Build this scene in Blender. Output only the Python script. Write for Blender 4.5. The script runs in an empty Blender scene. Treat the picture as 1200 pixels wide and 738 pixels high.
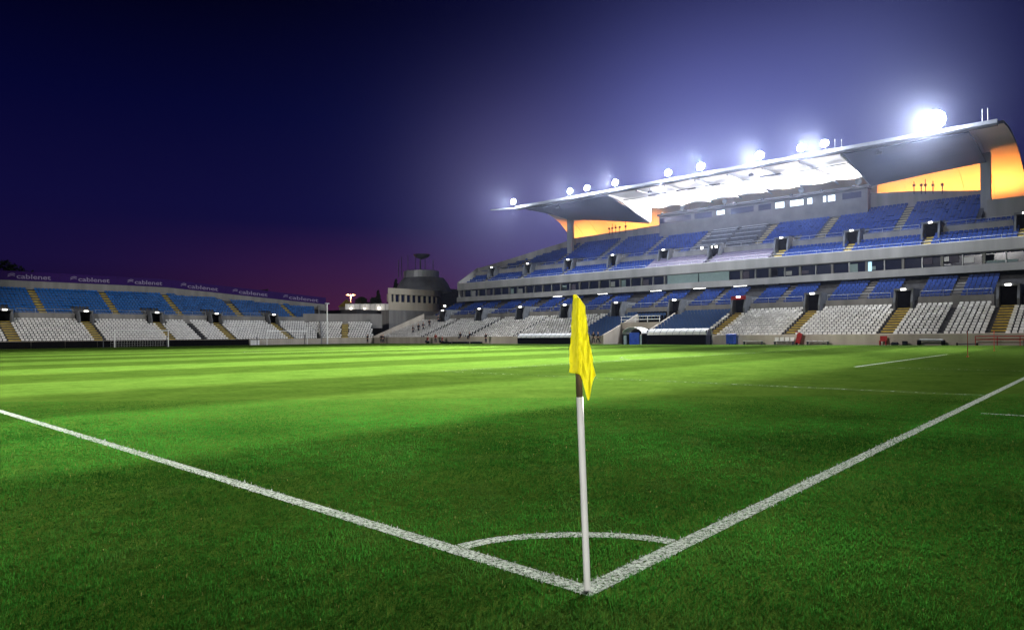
import bpy, bmesh, math, random
import numpy as np
from mathutils import Vector, Matrix
random.seed(7); rng = np.random.default_rng(7)
S = bpy.context.scene
COL = S.collection
R = math.radians
# Site axes: u runs along the near touchline (away, to the left), v along the near goal
# line (away, to the right); the corner flag stands at u=0, v=0.  World x = v, y = u.
def W(u, v, z): return (v, u, z)

# ------------------------------------------------------------------ materials
def nodemat(name):
    m = bpy.data.materials.new(name); m.use_nodes = True
    nt = m.node_tree; b = nt.nodes['Principled BSDF']
    return m, nt, b
def mat(name, col, rough=.6, metal=0., var=.25, scale=3., bump=0., spec=.15, streak=False):
    m, nt, b = nodemat(name); N, L = nt.nodes, nt.links
    b.inputs['Roughness'].default_value = rough; b.inputs['Metallic'].default_value = metal
    b.inputs['Specular IOR Level'].default_value = spec
    tc = N.new('ShaderNodeTexCoord'); nz = N.new('ShaderNodeTexNoise')
    nz.inputs['Scale'].default_value = scale; nz.inputs['Detail'].default_value = 6
    if streak:
        mp = N.new('ShaderNodeMapping'); mp.inputs['Scale'].default_value = (1, 1, .12)
        L.new(tc.outputs['Object'], mp.inputs[0]); L.new(mp.outputs[0], nz.inputs[0])
    else: L.new(tc.outputs['Object'], nz.inputs['Vector'])
    cr = N.new('ShaderNodeValToRGB')
    cr.color_ramp.elements[0].position = .3; cr.color_ramp.elements[1].position = .72
    cr.color_ramp.elements[0].color = [c*(1-var) for c in col]+[1]
    cr.color_ramp.elements[1].color = [min(1, c*(1+var)) for c in col]+[1]
    L.new(nz.outputs['Fac'], cr.inputs[0]); L.new(cr.outputs[0], b.inputs['Base Color'])
    if bump:
        bp = N.new('ShaderNodeBump'); bp.inputs['Strength'].default_value = bump; bp.inputs['Distance'].default_value = .02
        L.new(nz.outputs['Fac'], bp.inputs['Height']); L.new(bp.outputs[0], b.inputs['Normal'])
    return m
def emis(name, col, s):
    m, nt, b = nodemat(name)
    b.inputs['Base Color'].default_value = (.8, .8, .8, 1)
    b.inputs['Emission Color'].default_value = (*col, 1); b.inputs['Emission Strength'].default_value = s
    return m
M = {}
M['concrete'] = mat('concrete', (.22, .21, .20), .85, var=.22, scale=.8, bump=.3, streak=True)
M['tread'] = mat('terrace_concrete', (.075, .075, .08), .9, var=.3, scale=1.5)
M['wall'] = mat('painted_wall', (.42, .37, .31), .8, var=.18, scale=.7, streak=True)
M['fascia'] = mat('fascia_concrete', (.24, .235, .23), .8, var=.2, scale=.6, streak=True)
M['portal'] = mat('portal_concrete', (.125, .13, .14), .8, var=.2, scale=1.2)
M['darkwall'] = mat('dark_wall', (.05, .05, .055), .8)
M['yellow'] = mat('aisle_yellow_paint', (.42, .31, .06), .7, var=.3, scale=2)
M['white_plastic'] = mat('white_plastic', (.72, .70, .67), .4, var=.18, scale=.9, spec=.4)
M['blue_plastic'] = mat('blue_plastic', (.016, .043, .19), .5, var=.25, scale=.9, spec=.15)
M['faded_blue_plastic'] = mat('faded_blue_plastic', (.032, .075, .19), .5, var=.25, scale=1.1, spec=.2)
M['left_blue_plastic'] = mat('pale_blue_plastic', (.012, .088, .29), .5, var=.4, scale=1.3, spec=.15)
M['grey_cover'] = mat('grey_cover', (.10, .088, .125), .7, var=.15)
M['steel'] = mat('painted_steel', (.42, .43, .45), .45, metal=.3, var=.1)
M['darksteel'] = mat('dark_steel', (.07, .075, .09), .5, metal=.2)
M['roofskin'] = mat('roof_skin', (.62, .62, .62), .6, var=.06, scale=.3)
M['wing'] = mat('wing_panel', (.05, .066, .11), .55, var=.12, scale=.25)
M['shell'] = mat('rear_shell', (.70, .52, .36), .7, var=.08, scale=.2)
M['white_paint'] = mat('white_paint', (.78, .78, .76), .4, var=.05)
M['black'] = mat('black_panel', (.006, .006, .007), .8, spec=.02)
M['purple'] = mat('purple_panel', (.028, .006, .095), .6, var=.08, spec=.1)
M['lettering'] = mat('pale_lettering', (.25, .20, .33), .5, var=.03)
M['red'] = mat('red_paint', (.33, .02, .02), .5)
M['brightred'] = mat('bright_red_plastic', (.75, .06, .05), .45, var=.05)
M['bluebox'] = mat('blue_plastic_bin', (.03, .08, .42), .4)
M['bark'] = mat('bark', (.06, .045, .03), .9)
M['leaf'] = mat('dark_foliage', (.03, .045, .02), .8, var=.4, scale=.8)
M['skin'] = mat('skin', (.45, .26, .18), .6, var=.05)
M['dark_cloth'] = mat('dark_cloth', (.018, .02, .03), .9)
M['red_cloth'] = mat('dark_red_cloth', (.22, .03, .03), .9)
M['hair'] = mat('hair', (.02, .014, .01), .7)
M['net'] = mat('net_cord', (.7, .7, .7), .8)
M['render'] = mat('building_render', (.52, .46, .36), .85, var=.2, scale=.35, streak=True)
M['asphalt'] = mat('asphalt', (.05, .05, .052), .9, var=.25, scale=.6)
M['panelblue'] = mat('pale_screen_panel', (.26, .36, .38), .45, var=.06)
M['lamp'] = emis('floodlight_glow', (.86, .92, 1), 60)
M['tube'] = emis('tube_glow', (1, .98, .93), 6)
M['small_lamp'] = emis('doorway_lamp_glow', (1, .97, .9), 5)
M['lit'] = emis('lit_window_glow', (.75, .88, 1), 1.3)
M['lit_cyan'] = emis('lit_screen_glow', (.35, .75, .95), .9)
M['sodium'] = emis('sodium_glow', (1, .42, .16), 5)
M['warmwhite'] = emis('fence_lamp_glow', (1, .9, .75), 2.5)
g, nt, b = nodemat('dark_glass')
b.inputs['Base Color'].default_value = (.012, .018, .05, 1); b.inputs['Roughness'].default_value = .12
M['glass'] = g
# thin yellow flag cloth: light comes through it
g, nt, b = nodemat('flag_cloth'); N, L = nt.nodes, nt.links
tc = N.new('ShaderNodeTexCoord'); nz = N.new('ShaderNodeTexNoise'); nz.inputs['Scale'].default_value = 26; nz.inputs['Detail'].default_value = 5
L.new(tc.outputs['Object'], nz.inputs['Vector'])
cr = N.new('ShaderNodeValToRGB'); cr.color_ramp.elements[0].color = (.86, .79, .008, 1); cr.color_ramp.elements[1].color = (.97, .93, .03, 1)
L.new(nz.outputs['Fac'], cr.inputs[0]); L.new(cr.outputs[0], b.inputs['Base Color']); b.inputs['Roughness'].default_value = .7
bp = N.new('ShaderNodeBump'); bp.inputs['Strength'].default_value = .5; bp.inputs['Distance'].default_value = .006
L.new(nz.outputs['Fac'], bp.inputs['Height']); L.new(bp.outputs[0], b.inputs['Normal'])
tr = N.new('ShaderNodeBsdfTranslucent'); L.new(cr.outputs[0], tr.inputs[0])
mx = N.new('ShaderNodeMixShader'); mx.inputs[0].default_value = .35
L.new(b.outputs[0], mx.inputs[1]); L.new(tr.outputs[0], mx.inputs[2]); L.new(mx.outputs[0], N['Material Output'].inputs[0])
M['flag'] = g

# ------------------------------------------------------------------ mesh helper
class MB:
    def __init__(s): s.v = []; s.f = []
    def add(s, vs, fs):
        o = len(s.v); s.v += [W(*p) for p in vs]; s.f += [tuple(i+o for i in f) for f in fs]; return s
    def box(s, u0, u1, v0, v1, z0, z1):
        return s.add([(u, v, z) for z in (z0, z1) for u, v in ((u0, v0), (u1, v0), (u1, v1), (u0, v1))],
                     [(0, 1, 2, 3), (7, 6, 5, 4), (0, 4, 5, 1), (1, 5, 6, 2), (2, 6, 7, 3), (3, 7, 4, 0)])
    def quad(s, a, b, c, d): return s.add([a, b, c, d], [(0, 1, 2, 3)])
    def slab(s, pts, t):           # polygon (list of points) thickened by vector t
        n = len(pts); q = [tuple(p[i]+t[i] for i in range(3)) for p in pts]
        return s.add(list(pts)+q, [tuple(range(n)), tuple(range(2*n-1, n-1, -1))]+[(i, (i+1) % n, n+(i+1) % n, n+i) for i in range(n)])
    def prism_u(s, prof, u0, u1):  # (v,z) outline drawn along u; u0/u1 may be functions of (v,z)
        f0 = u0 if callable(u0) else (lambda v, z: u0); f1 = u1 if callable(u1) else (lambda v, z: u1)
        n = len(prof)
        return s.add([(f0(v, z), v, z) for v, z in prof]+[(f1(v, z), v, z) for v, z in prof],
                     [tuple(range(n)), tuple(range(2*n-1, n-1, -1))]+[(i, (i+1) % n, n+(i+1) % n, n+i) for i in range(n)])
    def prism_v(s, prof, v0, v1):
        f0 = v0 if callable(v0) else (lambda u, z: v0); f1 = v1 if callable(v1) else (lambda u, z: v1)
        n = len(prof)
        return s.add([(u, f0(u, z), z) for u, z in prof]+[(u, f1(u, z), z) for u, z in prof],
                     [tuple(range(n)), tuple(range(2*n-1, n-1, -1))]+[(i, (i+1) % n, n+(i+1) % n, n+i) for i in range(n)])
    def tube(s, pts, r, n=8, cap=True):
        pts = [Vector(p) for p in pts]; rs = r if isinstance(r, (list, tuple)) else [r]*len(pts)
        rings = []
        for i, p in enumerate(pts):
            d = (pts[min(i+1, len(pts)-1)]-pts[max(i-1, 0)]).normalized()
            a = d.cross(Vector((0, 0, 1)) if abs(d.z) < .9 else Vector((1, 0, 0))).normalized(); c = d.cross(a)
            rings.append([tuple(p+rs[i]*(math.cos(t)*a+math.sin(t)*c)) for t in [2*math.pi*k/n for k in range(n)]])
        vs = [q for rr in rings for q in rr]; fs = []
        for i in range(len(pts)-1):
            for k in range(n): fs.append((i*n+k, i*n+(k+1) % n, (i+1)*n+(k+1) % n, (i+1)*n+k))
        if cap: fs += [tuple(range(n)), tuple(range(len(vs)-1, len(vs)-n-1, -1))]
        return s.add(vs, fs)
    def lathe(s, u, v, prof, n=20):
        vs = [(u+r*math.cos(2*math.pi*k/n), v+r*math.sin(2*math.pi*k/n), z) for r, z in prof for k in range(n)]
        fs = [(i*n+k, i*n+(k+1) % n, (i+1)*n+(k+1) % n, (i+1)*n+k) for i in range(len(prof)-1) for k in range(n)]
        fs += [tuple(range(n)), tuple(range(len(vs)-1, len(vs)-n-1, -1))]
        return s.add(vs, fs)
    def build(s, name, m, parent=None, bevel=0, smooth=False):
        me = bpy.data.meshes.new(name); me.from_pydata(s.v, [], s.f); me.materials.append(m)
        if bevel or len(s.v) < 60000:
            bm = bmesh.new(); bm.from_mesh(me); bmesh.ops.recalc_face_normals(bm, faces=bm.faces)
            if bevel: bmesh.ops.bevel(bm, geom=list(bm.edges), offset=bevel, segments=2, affect='EDGES', clamp_overlap=True)
            bm.to_mesh(me); bm.free()
        if smooth: me.polygons.foreach_set('use_smooth', [True]*len(me.polygons))
        o = bpy.data.objects.new(name, me); COL.objects.link(o)
        if parent:
            o.parent = parent; o.matrix_parent_inverse = Matrix.Translation(-Vector(parent.location)) if parent.rotation_euler[2] == 0 else parent.matrix_basis.inverted()
        return o
def tag(o, label=None, cat=None, group=None, kind=None):
    if label: o['label'] = label
    if cat: o['category'] = cat
    if group: o['group'] = group
    if kind: o['kind'] = kind
    return o
def thing(name, label, cat, uvz=(0, 0, 0), group=None):
    o = bpy.data.objects.new(name, None); COL.objects.link(o); o.location = W(*uvz); o.empty_display_size = .3
    return tag(o, label, cat, group)
def copy_thing(root, uvz, rz=0, label=None, group=None):
    c = root.copy(); COL.objects.link(c); c.location = W(*uvz); c.rotation_euler = (0, 0, rz)
    if label: c['label'] = label
    if group: c['group'] = group
    for ch in list(root.children):
        d = ch.copy(); COL.objects.link(d); d.parent = c
        for g2 in list(ch.children):
            e = g2.copy(); COL.objects.link(e); e.parent = d
    return c
def spot(parent, name, uvz, aim, power, size, blend=.5, col=(1, .97, .92), r=.4):
    l = bpy.data.lights.new(name, 'SPOT'); l.energy = power; l.spot_size = R(size); l.spot_blend = blend; l.color = col; l.shadow_soft_size = r
    o = bpy.data.objects.new(name, l); COL.objects.link(o)
    p = Vector(W(*uvz)); d = Vector(W(*aim))-p
    mw = Matrix.Translation(p) @ d.to_track_quat('-Z', 'Y').to_matrix().to_4x4()
    if parent:
        o.parent = parent; o.matrix_parent_inverse = Matrix.Translation(-Vector(parent.location))
    o.location = mw.translation; o.rotation_euler = mw.to_euler()
    return o
def point(parent, name, uvz, power, col, r=.2):
    l = bpy.data.lights.new(name, 'POINT'); l.energy = power; l.color = col; l.shadow_soft_size = r
    o = bpy.data.objects.new(name, l); COL.objects.link(o); o.location = W(*uvz)
    if parent: o.parent = parent; o.matrix_parent_inverse = Matrix.Translation(-Vector(parent.location))
    return o

# ------------------------------------------------------------------ camera
UC, VC, AZ = -2.0209, -2.7817, R(42.2268)
cam = bpy.data.cameras.new('camera'); co = bpy.data.objects.new('camera', cam); COL.objects.link(co); S.camera = co
cam.sensor_fit = 'HORIZONTAL'; cam.sensor_width = 36; cam.lens = 36*788/1200
cam.shift_y = (392.9-369)/1200; cam.clip_start = .05; cam.clip_end = 3000
fwd = Vector(W(math.sin(AZ), math.cos(AZ), 0)); up = Vector((0, 0, 1)); rt = fwd.cross(up)
a = R(0.45)
rt2 = math.cos(a)*rt-math.sin(a)*up; up2 = math.sin(a)*rt+math.cos(a)*up
mw = Matrix((rt2, up2, -fwd)).transposed().to_4x4(); mw.translation = W(UC, VC, 1.3)
co.matrix_world = mw

# ------------------------------------------------------------------ ground, turf and lines
def stripe_tint(u, v):
    """mowing pattern: bands 5.5 m wide, alternately rolled, on the field only"""
    u = np.asarray(u, float); v = np.asarray(v, float)
    k = np.floor(u/5.5); edge = np.minimum(u-k*5.5, (k+1)*5.5-u)
    s = np.where(k % 2 == 0, -1., 1.)*np.clip(edge/.25, 0, 1)
    return np.where(u > 0, s, 0)
gm = MB(); gm.quad((-900, -900, -.05), (1500, -900, -.05), (1500, 1500, -.05), (-900, 1500, -.05))
tag(gm.build('ground', M['asphalt']), kind='structure')
m, nt, b = nodemat('turf'); N, L = nt.nodes, nt.links
tc = N.new('ShaderNodeTexCoord'); sep = N.new('ShaderNodeSeparateXYZ'); L.new(tc.outputs['Object'], sep.inputs[0])
def mth(op, a, b_=None, c=None):
    n = N.new('ShaderNodeMath'); n.operation = op
    for i, x in enumerate((a, b_, c)):
        if x is None: continue
        if isinstance(x, (int, float)): n.inputs[i].default_value = x
        else: L.new(x, n.inputs[i])
    return n.outputs[0]
wob = N.new('ShaderNodeTexNoise'); wob.inputs['Scale'].default_value = .8; L.new(tc.outputs['Object'], wob.inputs['Vector'])
uu = mth('ADD', sep.outputs[1], mth('MULTIPLY', mth('SUBTRACT', wob.outputs['Fac'], .5), .5))
# smooth square wave with 11 m period
sq = mth('MULTIPLY', mth('SINE', mth('MULTIPLY', uu, -2*math.pi/11)), 3.2)
sq = mth('MINIMUM', mth('MAXIMUM', sq, -1), 1)
on = mth('GREATER_THAN', sep.outputs[1], .0)
sq = mth('MULTIPLY', sq, on)
n1 = N.new('ShaderNodeTexNoise'); n1.inputs['Scale'].default_value = 55; n1.inputs['Detail'].default_value = 8; n1.inputs['Roughness'].default_value = .7
mp = N.new('ShaderNodeMapping'); mp.inputs['Scale'].default_value = (1, 1, 1); L.new(tc.outputs['Object'], mp.inputs[0]); L.new(mp.outputs[0], n1.inputs['Vector'])
n2 = N.new('ShaderNodeTexNoise'); n2.inputs['Scale'].default_value = .9; n2.inputs['Detail'].default_value = 7; n2.inputs['Roughness'].default_value = .62; L.new(tc.outputs['Object'], n2.inputs['Vector'])
n3 = N.new('ShaderNodeTexNoise'); n3.inputs['Scale'].default_value = 7; n3.inputs['Detail'].default_value = 5; L.new(tc.outputs['Object'], n3.inputs['Vector'])
val = mth('MULTIPLY_ADD', sq, .28, 1.0)
val = mth('MULTIPLY', val, mth('MULTIPLY_ADD', n1.outputs['Fac'], 1.1, .45))
val = mth('MULTIPLY', val, mth('MULTIPLY_ADD', n2.outputs['Fac'], .7, .65))
val = mth('MULTIPLY', val, mth('MULTIPLY_ADD', n3.outputs['Fac'], .7, .65))
hue = N.new('ShaderNodeMix'); hue.data_type = 'RGBA'; L.new(n2.outputs['Fac'], hue.inputs[0])
hue.inputs[6].default_value = (.042, .098, .011, 1); hue.inputs[7].default_value = (.078, .130, .020, 1)
vm = N.new('ShaderNodeVectorMath'); vm.operation = 'SCALE'; L.new(hue.outputs[2], vm.inputs[0]); L.new(val, vm.inputs['Scale'])
L.new(vm.outputs[0], b.inputs['Base Color']); b.inputs['Roughness'].default_value = .9; b.inputs['Specular IOR Level'].default_value = .0
bp = N.new('ShaderNodeBump'); bp.inputs['Strength'].default_value = .8; bp.inputs['Distance'].default_value = .02
L.new(n1.outputs['Fac'], bp.inputs['Height']); L.new(bp.outputs[0], b.inputs['Normal'])
M['turf'] = m
pm = MB(); nu, nv = 60, 50
us = np.linspace(-45, 107.2, nu); vs = np.linspace(-45, 74.6, nv)
pm.add([(u, v, 0) for u in us for v in vs], [(i*nv+j, i*nv+j+1, (i+1)*nv+j+1, (i+1)*nv+j) for i in range(nu-1) for j in range(nv-1)])
tag(pm.build('pitch', M['turf']), kind='structure')
pm = MB(); pm.quad((-60, 74.6, -.03), (112, 74.6, -.03), (112, 130, -.03), (-60, 130, -.03))
tag(pm.build('paved_path', M['asphalt']), kind='structure')

# painted lines: worn white sheets over the turf
m, nt, b = nodemat('line_paint'); N, L = nt.nodes, nt.links
tc = N.new('ShaderNodeTexCoord'); nz = N.new('ShaderNodeTexNoise'); nz.inputs['Scale'].default_value = 38; nz.inputs['Detail'].default_value = 6; nz.inputs['Roughness'].default_value = .7
L.new(tc.outputs['Object'], nz.inputs['Vector'])
cr = N.new('ShaderNodeValToRGB'); cr.color_ramp.elements[0].position = .36; cr.color_ramp.elements[1].position = .56
cr.color_ramp.elements[0].color = (0, 0, 0, 1); L.new(nz.outputs['Fac'], cr.inputs[0])
b.inputs['Base Color'].default_value = (.52, .58, .50, 1); b.inputs['Roughness'].default_value = .8
b.inputs['Specular IOR Level'].default_value = 0; L.new(cr.outputs[0], b.inputs['Alpha']); M['line'] = m
m2, nt, b = nodemat('worn_line_paint'); N, L = nt.nodes, nt.links
tc = N.new('ShaderNodeTexCoord'); nz = N.new('ShaderNodeTexNoise'); nz.inputs['Scale'].default_value = 9; nz.inputs['Detail'].default_value = 7
L.new(tc.outputs['Object'], nz.inputs['Vector'])
cr = N.new('ShaderNodeValToRGB'); cr.color_ramp.elements[0].position = .4; cr.color_ramp.elements[1].position = .85
cr.color_ramp.elements[0].color = (0, 0, 0, 1); L.new(nz.outputs['Fac'], cr.inputs[0])
b.inputs['Base Color'].default_value = (.50, .58, .44, 1); b.inputs['Specular IOR Level'].default_value = 0; L.new(cr.outputs[0], b.inputs['Alpha']); M['wornline'] = m2
def strip(name, pts, w, m, z=.004, closed=False):
    mb = MB(); P = [Vector((p[0], p[1], 0)) for p in pts]
    for i in range(len(P)-1):
        d0 = (P[i+1]-P[max(i-1, 0)]).normalized() if i else (P[1]-P[0]).normalized()
        d1 = (P[min(i+2, len(P)-1)]-P[i]).normalized()
        n0 = Vector((-d0.y, d0.x, 0))*w/2; n1 = Vector((-d1.y, d1.x, 0))*w/2
        q = (P[i]+n0, P[i]-n0, P[i+1]-n1, P[i+1]+n1)
        mb.quad(*[(p.x, p.y, z) for p in q])
    return tag(mb.build(name, m), kind='structure')
LW = .118
strip('touchline', [(0, 0), (105, 0)], LW, M['line'])
strip('goal_line', [(-LW/2, 0), (-LW/2, 68)] if 0 else [(0, LW/2), (0, 68)], LW, M['line'])
strip('corner_line_end', [(-LW/2, -LW/2), (-LW/2, LW/2)] if 0 else [(-LW/2, 0), (0, 0)], LW, M['line'])
arc = [(math.cos(t)*(1-.05*math.sin(2*t)**2), math.sin(t)*(1-.05*math.sin(2*t)**2)) for t in np.linspace(.07, math.pi/2-.07, 24)]
strip('corner_arc_line', arc, .11, M['line'])
strip('distance_mark_line', [(-1.05, 10.15), (-.35, 10.15)], .12, M['line'])
strip('penalty_area_line', [(.07, 13.84), (16.5, 13.84), (16.5, 54.16), (.07, 54.16)], .11, M['wornline'])
strip('goal_area_line', [(.07, 24.84), (5.5, 24.84)], .12, M['wornline'])
strip('goal_area_front_line', [(5.5, 24.9), (5.5, 43.16)], .14, M['line'])
strip('goal_area_end_line', [(.07, 43.16), (5.44, 43.16)], .12, M['wornline'])
strip('penalty_arc_line', [(11+9.15*math.cos(t), 34+9.15*math.sin(t)) for t in np.linspace(-.92, .92, 20)], .13, M['wornline'])
strip('halfway_line', [(52.5, .07), (52.5, 68)], .12, M['wornline'])
strip('centre_circle_line', [(52.5+9.15*math.cos(t), 34+9.15*math.sin(t)) for t in np.linspace(0, 6.283, 48)], .12, M['wornline'], z=.008)
strip('far_touchline', [(.07, 68), (105, 68)], .12, M['line'], z=.008)
strip('far_goal_line', [(105, .07), (105, 67.9)], .12, M['line'])

# grass blades around the corner (short mown turf, thinning out with distance)
def paint_mask(u, v):
    j = rng.normal(0, .010, u.shape)
    p = (np.abs(v+j) < LW/2) & (u > -LW/2)
    p |= (np.abs(u+j) < LW/2) & (v > -LW/2)
    r = np.hypot(u, v); p |= (np.abs(r-1+.05*(2*u*v/np.maximum(r*r, 1e-6))**2+j) < .052) & (u > 0) & (v > 0)
    p |= (np.abs(v-10.15+j) < .06) & (u < -.35) & (u > -1.05)
    return p
D0, D1 = 2.45, 14.
nb = 620000
d = (np.sqrt(D0)+rng.random(nb)**1.45*(np.sqrt(D1)-np.sqrt(D0)))**2
l = (rng.random(nb)*2-1)*(.9*d+2.4)
gu = UC+math.sin(AZ)*d-math.cos(AZ)*l; gv = VC+math.cos(AZ)*d+math.sin(AZ)*l
th = rng.random(nb)*2*math.pi; clump = np.sin(gu*9.1+2*np.sin(gv*5.3))*np.sin(gv*8.3+2*np.sin(gu*6.1))
h = (.013+.012*rng.random(nb)+.004*clump)*np.clip(d/6, 1, 1.3)*np.clip((15.5-d)/7, .25, 1); w = (.0011+.0009*rng.random(nb))*np.clip(d/3.2, .9, 3.5)
lean = .25+.9*rng.random(nb)
pt = paint_mask(gu, gv) & (rng.random(nb) < .66)
h = np.where(paint_mask(gu, gv), h*.62, h)
th = np.where(rng.random(nb) < .45, 0.9*np.sin(gu*1.7+gv)+rng.normal(0, .6, nb), th)
dx, dy = np.cos(th), np.sin(th)
px, py = -dy*w, dx*w
V = np.zeros((nb, 5, 3))
V[:, 0] = np.stack([gv-px, gu-py, np.zeros(nb)], 1); V[:, 1] = np.stack([gv+px, gu+py, np.zeros(nb)], 1)
mx_, mz_ = h*np.sin(lean*.5)*.55, h*np.cos(lean*.5)*.6
V[:, 2] = np.stack([gv+px*.8+dx*mx_, gu+py*.8+dy*mx_, mz_], 1); V[:, 3] = np.stack([gv-px*.8+dx*mx_, gu-py*.8+dy*mx_, mz_], 1)
tx = h*np.sin(lean); tz = np.maximum(h*np.cos(lean), .006)
V[:, 4] = np.stack([gv+dx*tx, gu+dy*tx, tz], 1)
idx = np.arange(nb)*5
loops = np.stack([idx, idx+1, idx+2, idx+3, idx+3, idx+2, idx+4], 1).ravel()
me = bpy.data.meshes.new('grass'); me.vertices.add(nb*5); me.vertices.foreach_set('co', V.ravel())
me.loops.add(nb*7); me.loops.foreach_set('vertex_index', loops)
me.polygons.add(nb*2)
ls = np.stack([np.arange(nb)*7, np.arange(nb)*7+4], 1).ravel(); me.polygons.foreach_set('loop_start', ls)
me.update(calc_edges=True)
st = stripe_tint(gu, gv)
patch = .5*np.sin(gu*1.3+1.7*np.sin(gv*.9))+.5*np.sin(gv*1.9+1.3*np.sin(gu*1.1))
worn = np.clip(np.sin(gu*3.1+2.3*np.sin(gv*2.2)+.7)*np.sin(gv*2.7+1.9*np.sin(gu*2.4))-.45, 0, 1)
tone = np.clip(1+.33*st+.30*patch+.22*clump+rng.normal(0, .15, nb), .4, 1.8)
colr = np.stack([.020*tone*(1+.4*rng.random(nb)), .106*tone, .012*tone], 1)
dry = rng.random(nb) < .006; colr[dry] = (.13, .13, .04); wk = (worn*.9)[:, None]*rng.random((nb, 1)); colr = colr*(1-wk)+np.array([.05, .085, .02])*wk; colr *= 1.1
colr[pt] = np.stack([.27+.19*rng.random(pt.sum())]*3, 1)*np.array([.96, 1, .96])
at = me.attributes.new('blade_colour', 'FLOAT_COLOR', 'POINT')
cc = np.ones((nb, 5, 4)); cc[:, :, :3] = colr[:, None, :]; at.data.foreach_set('color', cc.ravel())
m, nt, b = nodemat('grass_blade'); N, L = nt.nodes, nt.links
an = N.new('ShaderNodeAttribute'); an.attribute_name = 'blade_colour'; L.new(an.outputs['Color'], b.inputs['Base Color']); b.inputs['Roughness'].default_value = .8; b.inputs['Specular IOR Level'].default_value = .0
tr = N.new('ShaderNodeBsdfTranslucent'); L.new(an.outputs['Color'], tr.inputs[0]); mx = N.new('ShaderNodeMixShader'); mx.inputs[0].default_value = .5
L.new(b.outputs[0], mx.inputs[1]); L.new(tr.outputs[0], mx.inputs[2]); L.new(mx.outputs[0], N['Material Output'].inputs[0])
me.materials.append(m)
go = bpy.data.objects.new('grass', me); COL.objects.link(go); tag(go, 'short mown green grass blades around the corner', 'grass', kind='stuff')

# ------------------------------------------------------------------ corner flag
cf = thing('corner_flag', 'yellow corner flag on a white pole standing on the corner arc', 'flag', (0, 0, 0))
TL = Vector((.022, -.024, 1.0))   # slight lean of the pole per metre
def polep(z): return (TL.x*z+.0, TL.y*z-.0, z)
MB().tube([polep(z) for z in np.linspace(-.05, .985, 6)], .0175, 16).build('pole', M['white_paint'], cf, smooth=True)
MB().tube([polep(z) for z in np.linspace(.985, 1.49, 4)], .0165, 14).build('pole_top', mat('aged_pole', (.10, .075, .045), .7), cf, smooth=True)
# cloth hanging in folds: sleeve round the pole top, body falling limp to camera right
right = Vector((-math.cos(AZ), math.sin(AZ), 0)); toward = Vector((-math.sin(AZ), -math.cos(AZ), 0))
mb = MB(); nz_, ns = 44, 46; vv = []
for i in range(nz_+1):
    t = i/nz_                               # 0 top, 1 bottom
    for k in range(ns+1):
        s = k/ns
        wr = .038+.020*t**.45+.024*t*t        # width to the right of the pole
        wl = .016+.036*t**.9
        x = -wl+(wl+wr)*s
        zb = 1.105-.135*math.exp(-((s-.72)/.17)**2) + .02*max(0, .3-s)  # hem hangs lower on the free side
        
        zt = 1.502-.075*max(0, s-.3)**1.2
        z = zt+(zb-zt)*t
        amp = .003+.009*t**.8
        fold = math.sin(s*9.5+2.2*t+.6)*amp+.5*amp*math.sin(s*21+5*t)+.004*math.sin(t*26+s*7)
        bul = .026*math.sin(math.pi*min(1, max(0, s/.55)))*(.6+.6*t) if s < .55 else 0
        x += .003*math.sin(t*15+s*4)*t+.0012*math.sin(t*43)
        p = Vector(polep(z))+right*x+toward*(fold+bul*.5+.030)
        vv.append((p.x, p.y, p.z))
mb.add(vv, [(i*(ns+1)+k, i*(ns+1)+k+1, (i+1)*(ns+1)+k+1, (i+1)*(ns+1)+k) for i in range(nz_) for k in range(ns)])
fo = mb.build('flag_cloth', M['flag'], cf, smooth=True)
so = fo.modifiers.new('thickness', 'SOLIDIFY'); so.thickness = .0015

# ------------------------------------------------------------------ seats
def seat_template(up=False, hgt=.40):
    """one moulded seat facing -x (local), origin on the step below its front"""
    vs, fs = [], []
    def prism(prof, y0, y1):
        n = len(prof); o = len(vs)
        vs.extend([(x, y0, z) for x, z in prof]+[(x, y1, z) for x, z in prof])
        fs.extend([tuple(o+i for i in range(n)), tuple(o+i for i in range(2*n-1, n-1, -1))]+[(o+i, o+(i+1) % n, o+n+(i+1) % n, o+n+i) for i in range(n)])
    # shell: back with rounded shoulders
    o = len(vs); bk = [(-.18, 0), (-.19, .18), (-.14, .25), (.14, .25), (.19, .18), (.18, 0)]
    vs.extend([(.34+.18*z, y, .40+z*hgt/.40) for y, z in bk]+[(.385+.18*z, y, .40+z*hgt/.40) for y, z in bk])
    fs.extend([tuple(o+i for i in range(6)), tuple(o+i for i in range(11, 5, -1))]+[(o+i, o+(i+1) % 6, o+6+(i+1) % 6, o+6+i) for i in range(6)])
    if not up: prism([(-.06, .39), (-.04, .43), (.36, .44), (.36, .385)], -.18, .18)
    prism([(.2, 0), (.2, .37), (.3, .37), (.3, 0)], -.03, .03)
    return np.array(vs), fs
T_DOWN, T_UP = seat_template(), seat_template(True)
B_DOWN, B_UP = seat_template(False, .54), seat_template(True, .54)
for t_ in (B_DOWN, B_UP): t_[0][:, 1] *= 1.18
def seat_mesh(tpl, name, m):
    me = bpy.data.meshes.new(name); me.from_pydata([tuple(p) for p in tpl[0]], [], tpl[1]); me.materials.append(m); return me
white_list, blue_list, lblue_list, faded_list = [], [], [], []   # (u,v,z,rot)
def W_rows(lst, n, v0, dv, z0, dz, u0, u1, gaps, pitch=.5, rot=0., skip=None):
    for k in range(n):
        v, z = v0+dv*k, z0+dz*k
        u = u0
        while u < u1:
            if not any(a < u < b for a, b in gaps) and not (skip and skip(k, u)): lst.append((u, v+.25, z, rot))
            u += pitch
VOM = [6.8, 16.5, 26.5, 36.0, 45.5, 55.4, 65.3, 75.0, 85.0, 95.0]
UEND = 104.
TUN = (45.2, 51.6)     # player tunnel cut
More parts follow.
